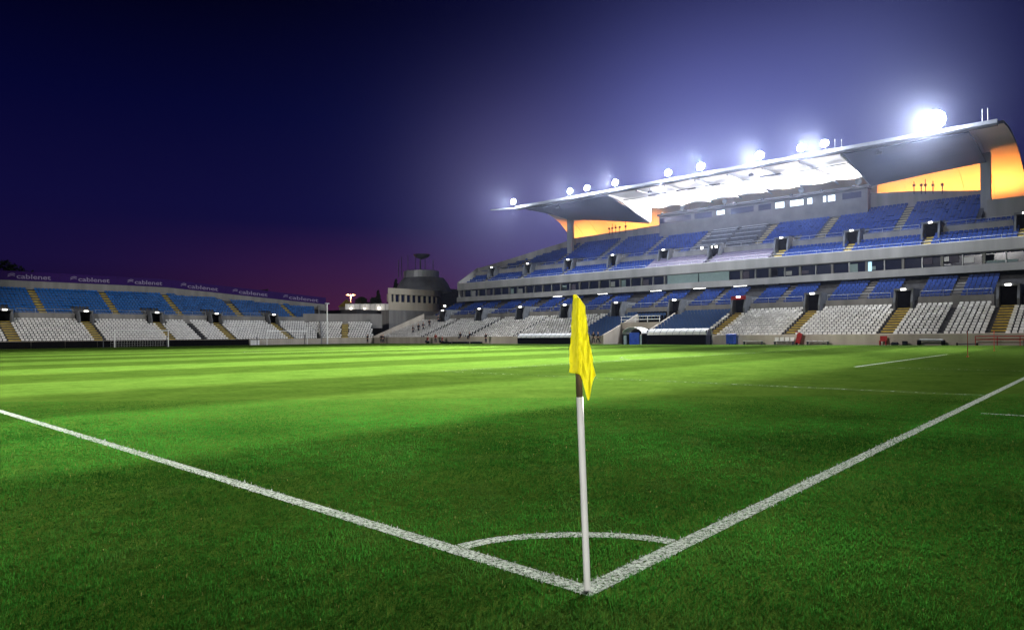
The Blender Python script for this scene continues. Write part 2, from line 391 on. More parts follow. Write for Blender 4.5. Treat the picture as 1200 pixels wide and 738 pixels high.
MID = [59.0, 69.0, 79.8, 91.2]
gaps = [(u-.75, u+.75) for u in VOM[:4]]+[(u-.4, u+.4) for u in MID]+[(11.3, 11.75)]
# main stand lower block: 12 rows
def lower_rows():
    for k in range(12):
        v, z = 75.4+.8*k, .75+.29*k
        u = 1.
        while u < UEND-.2*k:
            ok = not any(a < u < b for a, b in gaps) and not (TUN[0] < u < TUN[1] and k < 10)
            vomgap = k >= 10 and any(abs(u-c) < 1.5 for c in VOM)
            if ok and not vomgap:
                (faded_list if 37.0 < u < 57.2 else white_list).append((u, v+.25, z, 0.))
            u += .5
lower_rows()
RB = [(u+4.9-.6, u+4.9+.6) for u in VOM]           # aisles of the rear lower block
W_rows(blue_list, 7, 85.5, .88, 4.95, .38, 1., 100., RB+[(c-1.45, c+1.45) for c in VOM], skip=None)
UV_ = [6.2, 15.6, 24.7, 34.0, 44.2, 52.9, 62.7, 72.3, 82., 91.5]
GREY = (34.8, 55.0)
W_rows(blue_list, 5, 91.0, .85, 11.15, .45, 1., 96.6, [(u-.6, u+.6) for u in UV_]+[GREY])
UA = [19.9, 29.6, 38.6, 49.4, 58.0, 67.6, 77.2, 86.5]
def zclip(u): return 20.6 if u < 79 else 20.2-(u-79)*.27
DESK = (39.3, 48.8)
for k in range(12):
    v, z = 95.7+.85*k, 13.95+.45*k; u = 11.6
    while u < 96.5:
        blocked = any(abs(u-c) < .6 for c in UA) or (k < 3 and any(abs(u-c) < 1.45 for c in UV_)) or (DESK[0] < u < DESK[1])
        if not blocked and z+1.3 < zclip(u): blue_list.append((u, v+.25, z, 0.))
        u += .5
# right-hand end: only the front rows go on
W_rows(blue_list, 2, 95.7, .85, 13.95, .45, 1., 11.4, [(5, 7.5)])
# left stand (behind the far goal)
LV = [9.5, 19.7, 29.9, 40.2, 50.1, 60.9]; LA = [14.6, 24.9, 34.9, 44.9, 55.5, 66.3]
def vend(u): return 66.3+(u-109)*.58
def ltop(v): return 10.5 if v < 45 else 10.5-(v-45)*.077
for k in range(10):
    u, z = 109.5+.78*k, .72+.34*k; v = 3.
    while v < vend(u)-.4:
        ok = not any(abs(v-c) < .7 for c in LV) and not abs(v-45.2) < .3 and not (k > 7 and any(abs(v-c) < 1.3 for c in LV))
        if ok: white_list.append((u+.25, v, z, math.pi/2))
        v += .5
for k in range(10):
    u, z = 117.7+.84*k, 4.75+.44*k; v = 3.
    while v < vend(u)-.4:
        ok = not any(abs(v-c) < .6 for c in LA) and not (k < 3 and any(abs(v-c) < 1.3 for c in LV))
        if ok and z+1.15 < ltop(v): lblue_list.append((u+.25, v, z, math.pi/2))
        v += .5
# corner block, facing diagonally across the pitch
CA, CB = Vector((109., 66.6)), Vector((104.6, 75.0)); ct = (CB-CA).normalized(); cn = Vector((-ct.y, ct.x));
if cn.x+cn.y < 0: cn = -cn
CL = (CB-CA).length
for k in range(9):
    s = .3-.25*k
    while s < CL+.1*k:
        if not abs(s-4.2-.1*k) < .7:
            p = CA+ct*s+cn*(.5+.8*k); white_list.append((p.x, p.y, .75+.36*k, math.atan2(cn.x, cn.y)))
        s += .5
def cam_dist(s): return math.hypot(s[0]-UC, s[1]-VC)
def in_view(s):
    du, dv = s[0]-UC, s[1]-VC; dd = math.sin(AZ)*du+math.cos(AZ)*dv; ll = -math.cos(AZ)*du+math.sin(AZ)*dv
    return abs(ll/dd) < .757
SEAT_V = {}
def place_seats(lst, nm, m, label, group, stuff_label):
    vis = sorted([s for s in lst if in_view(s)], key=cam_dist)
    ind, rest = vis[:300], vis[300:]+[s for s in lst if not in_view(s)]
    td, tu = (T_DOWN, T_UP) if nm == 'white_chair' else (B_DOWN, B_UP)
    md, mu = seat_mesh(td, nm, m), seat_mesh(tu, nm, m)
    for i, s in enumerate(ind):
        o = bpy.data.objects.new(nm, mu if rng.random() < .75 else md); COL.objects.link(o)
        o.location = W(*s[:3]); o.rotation_euler = (0, 0, s[3]); tag(o, label, 'seat', group)
    # everything past the 300 largest: one mesh
    vs, fs, off = [], [], 0
    for s in rest:
        t = tu if rng.random() < .75 else td
        c, q = math.cos(s[3]), math.sin(s[3]); P = t[0]
        x = P[:, 0]*c-P[:, 1]*q+s[1]; y = P[:, 0]*q+P[:, 1]*c+s[0]
        vs.append(np.stack([x, y, P[:, 2]+s[2]+rng.normal(0, .008)], 1)); fs += [tuple(i+off for i in f) for f in t[1]]; off += len(P)
    me = bpy.data.meshes.new(nm); me.from_pydata(np.concatenate(vs).tolist(), [], fs); me.materials.append(m)
    o = bpy.data.objects.new(nm+'_seating', me); COL.objects.link(o); tag(o, stuff_label, 'seating', kind='stuff')
    return o
place_seats(white_list, 'white_chair', M['white_plastic'], 'white plastic tip-up seat in the near lower terrace beside the yellow aisles', 'white seats in the near lower terrace', 'white plastic seats filling the lower terraces further off')
place_seats(blue_list, 'blue_chair', M['blue_plastic'], 'deep blue plastic seat at the near end of the main stand', 'blue seats at the near end of the main stand', 'blue plastic seats filling the rest of the main stand')
place_seats(faded_list, 'faded_blue_chair', M['faded_blue_plastic'], 'faded blue seat in the two lower blocks flanking the player tunnel', 'faded blue seats beside the player tunnel', 'faded blue seats in the blocks flanking the player tunnel')
place_seats(lblue_list, 'pale_blue_chair', M['left_blue_plastic'], 'weathered blue seat in the upper rows under the purple boards', 'weathered blue seats under the purple boards', 'weathered blue seats at the far ends of the board-topped stand')

# ------------------------------------------------------------------ main stand
ms = thing('main_stand', 'two-tier concrete main stand with blue and white seats under a floodlit roof', 'grandstand', (40, 75, 0))
U0 = -14.
def steps(v0, dv, z0, dz, n, base):
    p = []
    for k in range(n):
        p += [(v0+dv*k, z0+dz*k), (v0+dv*(k+1), z0+dz*k)]
    return p+[(v0+dv*n, base), (v0, base)]
uend_low = lambda v, z: UEND+1.2-.35*(v-75)
def cut_prism(name, prof, m, cuts, u0, u1):
    mb = MB(); a_ = u0
    for c0, c1 in cuts:
        mb.prism_u(prof, a_, c0); a_ = c1
    mb.prism_u(prof, a_, u1); return mb.build(name, m, ms)
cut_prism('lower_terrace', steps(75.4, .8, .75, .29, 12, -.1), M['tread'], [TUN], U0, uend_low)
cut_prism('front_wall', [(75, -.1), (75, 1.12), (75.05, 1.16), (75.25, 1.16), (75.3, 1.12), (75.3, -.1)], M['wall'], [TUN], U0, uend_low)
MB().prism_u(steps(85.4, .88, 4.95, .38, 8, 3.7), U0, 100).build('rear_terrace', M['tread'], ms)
# barrier wall between the two lower blocks, broken at each doorway
def band(name, vf, z0, z1, centres, half, u1, m=M['concrete'], th=.2):
    cs = sorted(c for c in centres if c < u1); a_ = U0; out = MB()
    for c in cs+[None]:
        b_ = c-half if c is not None else u1
        out.box(a_, b_, vf, vf+th, z0, z1); a_ = c+half if c is not None else u1
    return out.build(name, m, ms)
band('barrier_wall', 85.12, 3.9, 5.32, VOM, 1.3, 101)
MB().box(U0, 100, 92.6, 92.9, 6.5, 9.0).build('concourse_wall', M['darkwall'], ms)
MB().prism_u([(90.45, 8.15), (90.45, 9.05), (91.0, 9.05), (99, 9.0), (99, 8.5), (91.1, 8.3)], U0, 97.6).build('box_floor_slab', M['fascia'], ms)
MB().prism_u([(90.5, 10.42), (90.42, 10.5), (90.42, 11.78), (90.5, 11.86), (90.72, 11.86), (90.75, 11.1), (98, 11.0), (98, 10.42)], U0, 97.4).build('upper_fascia', M['fascia'], ms)
MB().box(U0, 97., 91.5, 91.56, 9.06, 10.41).build('box_glazing', M['glass'], ms)
MB().box(U0, 97.2, 95.0, 95.2, 9.06, 10.41).build('box_back_wall', M['darkwall'], ms)
u = 1.5; k = 0
while u < 97:
    wide = .28 if k % 2 == 0 else .12
    if not (39.8 < u < 50.6):
        MB().box(u-wide/2, u+wide/2, 91.15, 91.45, 9.055, 10.415).build('window_pier', M['fascia'] if k % 2 == 0 else M['steel'], ms)
    u += 2.06; k += 1
MB().box(96.9, 97.3, 90.6, 91.4, 8.3, 10.42).build('end_column', M['fascia'], ms)
for a_, b_ in ((45.15, 50.3), (40.3, 45.0)):
    MB().box(a_, b_, 90.9, 91.05, 9.06, 10.41).build('screen_panel', M['panelblue'], ms, bevel=.03)
MB().box(21.55, 22.3, 91.40, 91.46, 9.1, 10.3).build('lit_window', M['lit_cyan'], ms)
MB().box(18.2, 20.0, 91.62, 91.66, 9.4, 10.2).build('curtain', M['grey_cover'], ms)
for uu_ in (15.4, 12.7): MB().box(uu_-.5, uu_+.5, 91.40, 91.44, 9.5, 10.3).build('window_blind', M['grey_cover'], ms)
MB().box(6.6, 9.6, 91.40, 91.46, 9.15, 9.45).build('counter_light', M['panelblue'], ms)
for k_ in range(26):
    uu_ = 3.2+2.06*rng.integers(0, 45)
    if not (39.0 < uu_ < 51.5): MB().box(uu_-.5-.3*rng.random(), uu_+.2+.4*rng.random(), 91.44, 91.48, 9.08+.3*rng.random(), 9.7+.6*rng.random()).build('window_blind', [M['grey_cover'], M['steel'], M['panelblue']][k_ % 3], ms)
# upper tier
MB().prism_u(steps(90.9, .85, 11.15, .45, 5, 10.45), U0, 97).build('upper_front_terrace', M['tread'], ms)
mb = MB()
for k in range(12):
    v, z = 95.5+.85*k, 13.95+.45*k
    ue = 97 if z+1.0 < zclip(96) else min(97, 79+(20.2-1.0-z)/.27)
    us_ = U0 if k < 2 else 11.0
    if ue > us_: mb.box(us_, ue, v, v+.85, z-1.4, z)
mb.build('upper_rear_terrace', M['tread'], ms)
band('upper_barrier_wall', 95.2, 13.0, 14.42, UV_, 1.2, 97)
mb = MB()                                             # rear parapet: steps forward where the tier gets lower
pts = [(10.9, 105.8, 20.0), (20.5, 105.8, 21.3), (25.0, 105.8, 21.7), (59.3, 105.8, 21.1), (79, 105.8, 20.7), (81.5, 104.0, 19.7), (86, 101.6, 18.4), (91, 99, 16.9), (97, 96.1, 15.3)]
for (ua, va, za), (ub, vb, zb) in zip(pts[:-1], pts[1:]):
    mb.slab([(ua, va, za-2.9 if ua < 60 else za-1.6), (ub, vb, zb-2.9 if ua < 59 else zb-1.6), (ub, vb, zb), (ua, va, za)], (.0, .3, 0))
mb.build('rear_parapet', M['concrete'], ms)
mb = MB(); mb.slab([(97.05, 90.5, 10.5), (97.05, 90.5, 12.1), (97.05, 96.2, 15.4), (97.05, 99, 15.4), (97.05, 99, 10.5)], (.35, 0, 0)); mb.build('end_wall', M['concrete'], ms)
mb = MB(); mb.slab([(79, 106.1, 8), (97.3, 96.4, 8), (97.3, 96.4, 14), (79, 106.1, 19.4)], (.3, .3, 0)); mb.build('rear_wall', M['darkwall'], ms)
MB().box(U0, 79, 106.2, 106.5, -.1, 18.8).build('rear_wall', M['darkwall'], ms)
MB().box(2.5, 10.2, 97.4, 105.7, 14.2, 17.4).build('stair_core', M['concrete'], ms, bevel=.05)
MB().box(U0, 2.4, 97.5, 105.7, 14.2, 17.2).build('stair_core', M['concrete'], ms, bevel=.05)
# stair aisles
def aisle(u, v0, dv, z0, dz, n, w, m, name='stair_aisle'):
    mb = MB()
    for k in range(n):
        mb.box(u-w/2, u+w/2, v0+dv*k+.01, v0+dv*(k+.5), z0+dz*k+.004, z0+dz*k+.012)
        mb.box(u-w/2, u+w/2, v0+dv*(k+.5), v0+dv*(k+1)-.004, z0+dz*k+.004, z0+dz*(k+.5))
    return mb.build(name, m, ms)
for i, c in enumerate(VOM):
    if c < 40: aisle(c, 75.4, .8, .75, .29, 12, 1.35, M['yellow'])
    aisle(c+4.9, 85.4, .88, 4.95, .38, 8, 1.0, M['concrete'])
for c in MID: aisle(c, 75.4, .8, .75, .29, 12, .6, M['darkwall'])  # dark colour stands in for the shade on these steps
for c in UV_: aisle(c, 90.9, .85, 11.15, .45, 5, 1.0, M['yellow'] if c < 40 else M['concrete'])
for c in UA:
    aisle(c, 95.5, .85, 13.95, .45, 11 if c < 78 else 6, 1.0, mat('worn_aisle', (.30, .26, .15), .8) if c < 45 else M['concrete'])
# doorways (vomitories): concrete portal, black sheet as the passage's shade, hood with a lamp
def vomitory(parent, c, vf, zb, h, w=1.55, depth=3.2, axis='v', lit=1., red=False, lampsize=1.):
    def bx(mb, a0, a1, b0, b1, z0, z1):
        if axis == 'v': mb.box(a0, a1, b0, b1, z0, z1)
        else: mb.box(b0, b1, a0, a1, z0, z1)
    f = MB()
    for s in (-1, 1):
        x0, x1 = sorted((c+s*w/2, c+s*(w/2+.22)))
        if axis == 'v': f.prism_u([(vf, zb-.3), (vf-1.2, zb-.3), (vf-1.2, zb+h*.3), (vf-.7, zb+h), (vf+depth, zb+h), (vf+depth, zb)], x0, x1)
        else: f.prism_v([(vf, zb-.3), (vf-1.2, zb-.3), (vf-1.2, zb+h*.3), (vf-.7, zb+h), (vf+depth, zb+h), (vf+depth, zb)], x0, x1)
    bx(f, c-w/2-.22, c+w/2+.22, vf-.8, vf+depth, zb+h, zb+h+.22)
    p = f.build('doorway_portal', M['portal'], parent)
    if red:
        q = MB(); bx(q, c-w/2-.24, c+w/2+.24, vf-.84, vf-.803, zb+h-.25, zb+h+.24); q.build('red_frame', M['red'], p)
    d = MB(); bx(d, c-w/2, c+w/2, vf+.16, vf+.24, zb, zb+h); d.build('opening_shade', M['black'], p)
    l = MB(); bx(l, c-.26*lampsize, c+.26*lampsize, vf-.95, vf-.805, zb+h+.0, zb+h+.2); l.build('doorway_lamp', M['small_lamp'] if lit else M['steel'], p)
    return p
for i, c in enumerate(VOM): vomitory(ms, c, 85.1, 4.15, 1.95, red=(i == 3))
for i, c in enumerate(UV_): vomitory(ms, c, 95.2, 13.1, 1.75, w=1.6, lampsize=.8, lit=(i not in (4,)))
# tubes under the box slab
for uu_ in (62.4, 52.3, 44.9, 38.6, 34.1, 24.0, 72):
    MB().box(uu_-.95, uu_+.95, 90.75, 90.95, 8.10, 8.14).build('ceiling_tube', M['tube'] if uu_ not in (34.1, 24.) else M['steel'], ms)
# hand rails along the walls
def rail(name, pts, r=.028, m=M['steel'], parent=ms, posts=None):
    mb = MB(); mb.tube(pts, r, 6); mb.tube([(p[0], p[1], p[2]-.4) for p in pts], r*.8, 6)
    a_, b_ = Vector(pts[0]), Vector(pts[-1]); n = max(2, int((b_-a_).length/2))
    for i in range(n+1):
        q = a_.lerp(b_, i/n); mb.tube([(q.x, q.y, q.z-.85), tuple(q)], r*.8, 6)
    return mb.build(name, m, parent)
for c0, c1 in zip(VOM[:-1], VOM[1:]): rail('hand_rail', [(c0+1.5, 85.2, 5.95), (c1-1.5, 85.2, 5.95)])
for c0, c1 in zip(UV_[:-1], UV_[1:]): rail('hand_rail', [(c0+1.4, 95.3, 14.95), (c1-1.4, 95.3, 14.95)])
rail('hand_rail', [(2., 90.6, 12.2), (96., 90.6, 12.2)], r=.02)
# covered seat blocks and press desks
for a_, b_ in ((35.0, 44.0), (45.0, 54.8)):
    mb = MB()
    for k in range(5): mb.prism_u([(91.0+.85*k, 11.2+.45*k), (91.1+.85*k, 11.62+.45*k), (91.8+.85*k, 11.9+.45*k), (91.85+.85*k, 11.2+.45*k)], a_, b_)
    mb.build('seat_cover', M['grey_cover'], ms)
for k in range(10):
    for a_, b_ in ((39.5, 43.7), (44.3, 48.6)):
        if k % 2 == 0 or k > 7:
            MB().box(a_, b_, 95.75+.85*k, 96.25+.85*k, 14.55+.45*k, 14.62+.45*k).build('press_desk', M['steel'], ms)
            MB().box(a_, b_, 95.70+.85*k, 95.74+.85*k, 13.96+.45*k, 14.55+.45*k).build('desk_front', M['darksteel'], ms)
for uu_ in (46.6, 45.0, 44.2):
    MB().box(uu_-.18, uu_+.18, 95.05, 95.15, 14.55, 14.9).build('desk_lamp', M['small_lamp'], ms)
# press box row on top of the tier
mb = MB(); mb.box(25.2, 59.2, 104.1, 105.7, 18.6, 22.3); mb.box(25.0, 59.4, 103.7, 105.75, 22.3, 22.62)
pb = mb.build('press_box', mat('press_box_wall', (.11, .115, .13), .7, var=.2, scale=.6), ms)
for a_, b_, lit in ((37.1, 38.5, 1), (34.2, 36.2, 1), (32.9, 33.6, 1), (30.9, 31.3, 1), (29.6, 30.6, 1), (46.9, 48.3, 1), (26.0, 28.6, 0), (39.2, 41.2, 0), (42.0, 45.8, 0), (49.2, 52.3, 0), (53., 59., 0)):
    z0, z1 = (21.0, 21.9) if a_ < 46.5 or a_ > 48.5 else (21.2, 21.9)
    w_ = MB().box(a_, b_, 104.06, 104.09, z0, z1).build('window', M['lit'] if lit else M['glass'], pb)
# player tunnel between the blue blocks
a_, b_ = TUN
for s, uu_ in ((0, a_+.004), (1, b_-.254)):
    MB().prism_u([(74.9, -.1), (74.9, 1.25), (77, 1.9), (85, 4.6), (85, -.1)], uu_, uu_+.25).build('tunnel_side_wall', M['wall'], ms)
MB().box(a_, b_, 79.6, 79.9, 2.1, 3.0).build('tunnel_lintel', M['wall'], ms)
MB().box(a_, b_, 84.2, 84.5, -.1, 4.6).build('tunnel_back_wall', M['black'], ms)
for zz in (3.4, 3.85): MB().tube([(a_, 79.7, zz), (b_, 79.7, zz)], .05, 6).build('tunnel_rail', M['white_paint'], ms)
for uu_ in (a_+.1, a_+2, a_+4, b_-.1): MB().tube([(uu_, 79.7, 3), (uu_, 79.7, 3.85)], .04, 6).build('rail_post', M['white_paint'], ms)
MB().box(a_, b_, 79.9, 84.2, 1.9, 2.1).build('tunnel_roof', M['darkwall'], ms)

# ------------------------------------------------------------------ roof over the main stand
rf = thing('stand_roof', 'curved cantilever roof of the main stand, white lit bay between dark wings, orange back', 'roof', (43, 100, 20))
shell = [(88.3, 24.15), (92, 24.5), (96, 24.6), (100, 24.35), (104, 23.75), (107, 22.9), (110, 21.8), (112.2, 20.2), (113.6, 15.5), (114.3, 12), (114.5, 6), (114.5, -.1)]
def uleft(v): return 77.0+max(0, v-90)*.33
mb = MB(); n = len(shell); cols_ = 24
vv = []
for (v, z) in shell:
    for k in range(cols_+1):
        t = k/cols_; vv.append((7.5+(uleft(v)-7.5)*t, v, z))
inner = [(u, v, z) for u, v, z in vv]; outer = [(u, v+.35*(i//(cols_+1) > 5), z+.35) for i, (u, v, z) in enumerate(vv)]
mb.add(inner, [(i*(cols_+1)+k, i*(cols_+1)+k+1, (i+1)*(cols_+1)+k+1, (i+1)*(cols_+1)+k) for i in range(n-1) for k in range(cols_)])
mb.build('rear_shell', M['shell'], rf, smooth=True)
mb = MB(); mb.add(outer, [(i*(cols_+1)+k, i*(cols_+1)+k+1, (i+1)*(cols_+1)+k+1, (i+1)*(cols_+1)+k) for i in range(n-1) for k in range(cols_)])
mb.build('roof_covering', M['darksteel'], rf, smooth=True)
# edge rims that close the shell at its ends
for kk in (0, cols_):
    mb = MB()
    for i in range(n-1):
        p, q = inner[i*(cols_+1)+kk], inner[(i+1)*(cols_+1)+kk]; p2, q2 = outer[i*(cols_+1)+kk], outer[(i+1)*(cols_+1)+kk]
        mb.quad(p, q, q2, p2)
    mb.build('shell_rim', M['fascia'], rf)
# front edge beam with its gutter, running past the shell at the far end
mb = MB(); mb.prism_u([(87.6, 23.95), (87.5, 24.15), (87.7, 24.62), (88.3, 24.62), (88.3, 23.95)], 8.0, 79)
mb.slab([(79, 87.6, 24.1), (85.6, 87.9, 24.75), (85.6, 88.1, 24.95), (79, 88.2, 24.55)], (0, .3, .0))
mb.build('front_edge_beam', mat('edge_beam_paint', (.085, .09, .105), .5, metal=.2, var=.15), rf)
# dark wing ceilings: straight at the front, dipping towards the lit middle bay at the back
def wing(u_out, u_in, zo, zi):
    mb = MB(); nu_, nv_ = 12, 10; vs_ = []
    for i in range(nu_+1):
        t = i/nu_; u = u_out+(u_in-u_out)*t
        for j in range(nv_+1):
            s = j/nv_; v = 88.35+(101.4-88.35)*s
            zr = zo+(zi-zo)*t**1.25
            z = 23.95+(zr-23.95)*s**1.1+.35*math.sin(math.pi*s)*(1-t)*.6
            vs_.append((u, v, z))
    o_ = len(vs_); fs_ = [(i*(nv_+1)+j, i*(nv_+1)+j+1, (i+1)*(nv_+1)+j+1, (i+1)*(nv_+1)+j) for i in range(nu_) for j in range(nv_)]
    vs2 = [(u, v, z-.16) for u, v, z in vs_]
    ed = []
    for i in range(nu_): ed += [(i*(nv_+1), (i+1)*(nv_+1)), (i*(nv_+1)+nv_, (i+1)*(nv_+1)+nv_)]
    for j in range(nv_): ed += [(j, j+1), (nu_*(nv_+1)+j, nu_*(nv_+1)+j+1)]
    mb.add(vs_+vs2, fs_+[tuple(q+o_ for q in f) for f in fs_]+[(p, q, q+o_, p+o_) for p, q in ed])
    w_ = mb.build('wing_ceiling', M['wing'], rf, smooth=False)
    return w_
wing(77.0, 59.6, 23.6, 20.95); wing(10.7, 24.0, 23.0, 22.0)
def rib(u, zi):
    mb = MB(); mb.prism_u([(88.4, 24.05), (96, 24.0+.3), (101.4, 23.6), (101.4, zi), (97, zi+.9), (92, 23.3), (88.4, 23.7)], u-.12, u+.12); mb.build('bay_rib', M['roofskin'], rf)
rib(59.4, 20.95); rib(24.2, 22.0)
# white middle bay
mb = MB(); nn = 8; P = []
for j in range(nn+1):
    s = j/nn; P.append((88.4+(106-88.4)*s, 23.9+.25*math.sin(math.pi*s)-.25*s))
for (va, za), (vb, zb) in zip(P[:-1], P[1:]): mb.quad((24.4, va, za), (59.2, va, za), (59.2, vb, zb), (24.4, vb, zb))
mb.build('bay_ceiling', M['roofskin'], rf, smooth=True)
for uu_ in np.linspace(24.4, 59.2, 8)[1:-1]:
    mb = MB()
    for (va, za), (vb, zb) in zip(P[:-1], P[1:]): mb.slab([(uu_-.09, va, za-.02), (uu_+.09, va, za-.02), (uu_+.09, vb, zb-.02), (uu_-.09, vb, zb-.02)], (0, 0, -.2))
    mb.build('bay_beam', M['steel'], rf)
for vq, zq in ((92.2, 23.5), (97, 23.55)): MB().tube([(24.5, vq, zq), (59.1, vq, zq)], .07, 6).build('bay_purlin', M['steel'], rf)
MB().box(24.4, 59.2, 106.0, 106.15, 20.6, 23.7).build('bay_back_wall', M['roofskin'], rf)
for (a_, b_) in ((51.0, 54.0), (42.0, 44.4), (33.1, 36.0), (45.9, 49)):
    MB().box(a_, b_, 91.6, 92.0, 23.35, 23.55).build('service_walkway', M['darksteel'], rf)
for uu_, vv_ in ((77.4, 101.9), (10.8, 101.9)):
    MB().box(uu_-.55, uu_+.55, vv_-.4, vv_+.4, 15, 24.3 if uu_ > 50 else 24.2).build('roof_mast', M['fascia'], rf)
# orange sodium lamps behind the stand, under the shell
for i, uu_ in enumerate((9.5, 16, 22, 64, 70, 79.6)):
    lt = thing('sodium_light', ['sodium floodlight behind the stand under the right end of the roof', 'sodium floodlight behind the stand beside the near roof mast', 'sodium floodlight behind the stand near the white lit bay', 'sodium floodlight behind the stand beyond the white lit bay', 'sodium floodlight behind the stand between bay and far mast', 'sodium floodlight behind the stand by the far roof mast'][i], 'floodlight', (uu_, 108.2, 16.5), 'sodium lights behind the stand')
    MB().box(uu_-.3, uu_+.3, 108, 108.4, 16.5, 16.9).build('housing', M['darksteel'], lt)
    MB().box(uu_-.25, uu_+.25, 108.41, 108.45, 16.52, 16.88).build('lens', M['sodium'], lt)
    MB().box(uu_-.05, uu_+.05, 106.52, 108.0, 16.62, 16.72).build('bracket', M['steel'], lt)
    spot(lt, 'sodium_lamp', (uu_, 108.8, 16.6), (uu_+(.6 if i == 5 else 0), 106 if i in (0, 5) else 109.6, 24), 4300*(1.6 if i in (0, 5) else 1), 150, .8, (1, .38, .085), .3)
for k_ in range(1, 22):
    uu_ = 7.5+k_*3.25
    if uu_ < 24 or uu_ > 60: MB().tube([(7.5+(uleft(v)-7.5)*k_/22, v, z-.05) for v, z in shell[1:10]], .045, 5).build('shell_rib', M['shell'], rf)
# uplights on the press box roof
for i, uu_ in enumerate(np.linspace(27.0, 58.5, 8)):
    lt = thing('uplight', 'white uplight on the press box roof shining on the roof bay', 'uplight', (uu_, 103.95, 22.62), 'uplights on the press box roof')
    MB().box(uu_-.22, uu_+.22, 103.8, 104.1, 22.62, 22.85).build('housing', M['darksteel'], lt)
    MB().box(uu_-.18, uu_+.18, 103.82, 104.08, 22.852, 22.87).build('lens', M['lit'], lt)
    spot(lt, 'uplight_lamp', (uu_, 103.7, 22.9), (uu_, 95, 24), 11500, 150, .9, [(1, .92, .9), (.9, .95, 1), (1, .9, .8), (.95, .92, 1)][i % 4], .25)
# floodlights along the roof edge
FL = [79.3, 66.5, 63.0, 57.5, 48.1, 42.9, 34.3, 28.8, 25.9, 13.9]
FP = [1.0, .8, .9, 1., .9, 1.3, 1.3, .8, .8, 2.2]
AIM = [(56, 10), (50, 2), (54, 4), (46, 0), (42, 6), (38, 2), (25, 0), (4, 42), (22, 0), (17, 0)]
CONE = [59, 59, 59, 59, 59, 59, 36, 40, 31, 30]
BEAM = [1.1, .9, 1., 1.1, 1., 1.3, 2.6, .8, 2.4, 3.3]
PW = 300000
SPILL = 6500
FLAB = ['floodlight at the far tip of the roof edge', 'left floodlight of the pair beyond the far wing', 'right floodlight of the pair beyond the far wing', 'floodlight above the junction of far wing and white bay', 'small floodlight over the far third of the white bay', 'bright floodlight over the middle of the white bay', 'bright floodlight over the near third of the white bay', 'left of two small floodlights at the near end of the white bay', 'right of two small floodlights at the near end of the white bay', 'largest and brightest floodlight bank above the near dark wing']
for i, uu_ in enumerate(FL):
    big = FP[i]; sz = .55+.5*big if i != 9 else 2.1
    zz = 24.62; zc = 25.35 if i != 9 else 25.6
    lt = thing('floodlight', FLAB[i], 'floodlight', (uu_, 88, zz), 'floodlights along the roof edge')
    MB().box(uu_-.06, uu_+.06, 87.9, 88.05, zz, zc-.1).build('bracket', M['darksteel'], lt)
    hb = MB().slab([(uu_-sz/2, 87.55, zc-sz*.32), (uu_+sz/2, 87.55, zc-sz*.32), (uu_+sz/2, 87.75, zc+sz*.38), (uu_-sz/2, 87.75, zc+sz*.38)], (0, .3, 0)).build('housing', M['darksteel'], lt)
    nc, nr, lr = (1, 1, 1.15) if i == 9 else (1, 1, .32+.18*big)
    for ci in range(nc):
        for ri in range(nr):
            cu, cz = uu_+(ci-(nc-1)/2)*lr*2.15, zc+sz*.04+(ri-(nr-1)/2)*lr*2.1
            MB().slab([(cu+lr*math.cos(q), 87.5+.06*math.sin(q), cz+lr*math.sin(q)) for q in np.linspace(0, 2*math.pi, 15)[:-1]], (0, -.12, 0)).build('lens', M['lamp'], lt)
    point(lt, 'spill_lamp', (uu_, 86.3, zc+.7), SPILL*(3. if i == 9 else big), (.86, .92, 1), .35)
    spot(lt, 'flood_lamp', (uu_, 87.0, zc), (AIM[i][0], AIM[i][1], 0), PW*BEAM[i], CONE[i], 1., (1, .98, .94), .5)
# added fill lamps under the roof edge to light and tint the tiers
for i, uu_ in enumerate((70, 52, 36, 20)):
    lt = thing('downlight', ['tier downlight under the far wing', 'tier downlight at the far part of the white bay', 'tier downlight at the near part of the white bay', 'tier downlight under the near wing'][i], 'downlight', (uu_, 88.6, 23.2), 'downlights under the roof edge')
    MB().box(uu_-.3, uu_+.3, 88.6, 88.9, 23.15, 23.45).build('housing', M['darksteel'], lt)
    MB().box(uu_-.04, uu_+.04, 88.72, 88.8, 23.45, 23.98).build('bracket', M['darksteel'], lt)
    spot(lt, 'tier_fill', (uu_, 88.8, 23.0), (uu_, 97, 14), 5200, 140, .9, (.5, .64, 1), .3)
# small aerials on the roof edge and posts on the parapet
for i, (uu_, vv_, z0, hh) in enumerate(((9.4, 88.2, 24.6, 1.5), (8.9, 88.2, 24.6, 1.5), (25.0, 88.6, 24.4, 1.6), (24.2, 88.6, 24.4, 1.4))):
    tag(MB().tube([(uu_, vv_, z0), (uu_, vv_, z0+hh)], .05, 6).build('roof_aerial', M['darksteel']), 'thin dark aerial standing on the near roof edge', 'aerial', 'aerials on the near roof edge')
for i, uu_ in enumerate((16.2, 17.3, 18.2, 18.7, 19.6, 67.2, 68.5, 69.4, 70.2, 70.9)):
    mb = MB(); zb_ = 20.+.13*(uu_-11) if uu_ < 25 else 20.8; mb.tube([(uu_, 105.6, zb_-.4), (uu_, 105.6, zb_+1.1+.3*(i % 3))], .06, 6); mb.box(uu_-.16, uu_+.16, 105.45, 105.75, zb_+.7, zb_+1.0)
    tag(mb.build('camera_post', M['darksteel']), 'dark camera post on the '+('near' if i < 5 else 'far')+' parapet against the orange shell', 'post', 'camera posts on the '+('near' if i < 5 else 'far')+' parapet')
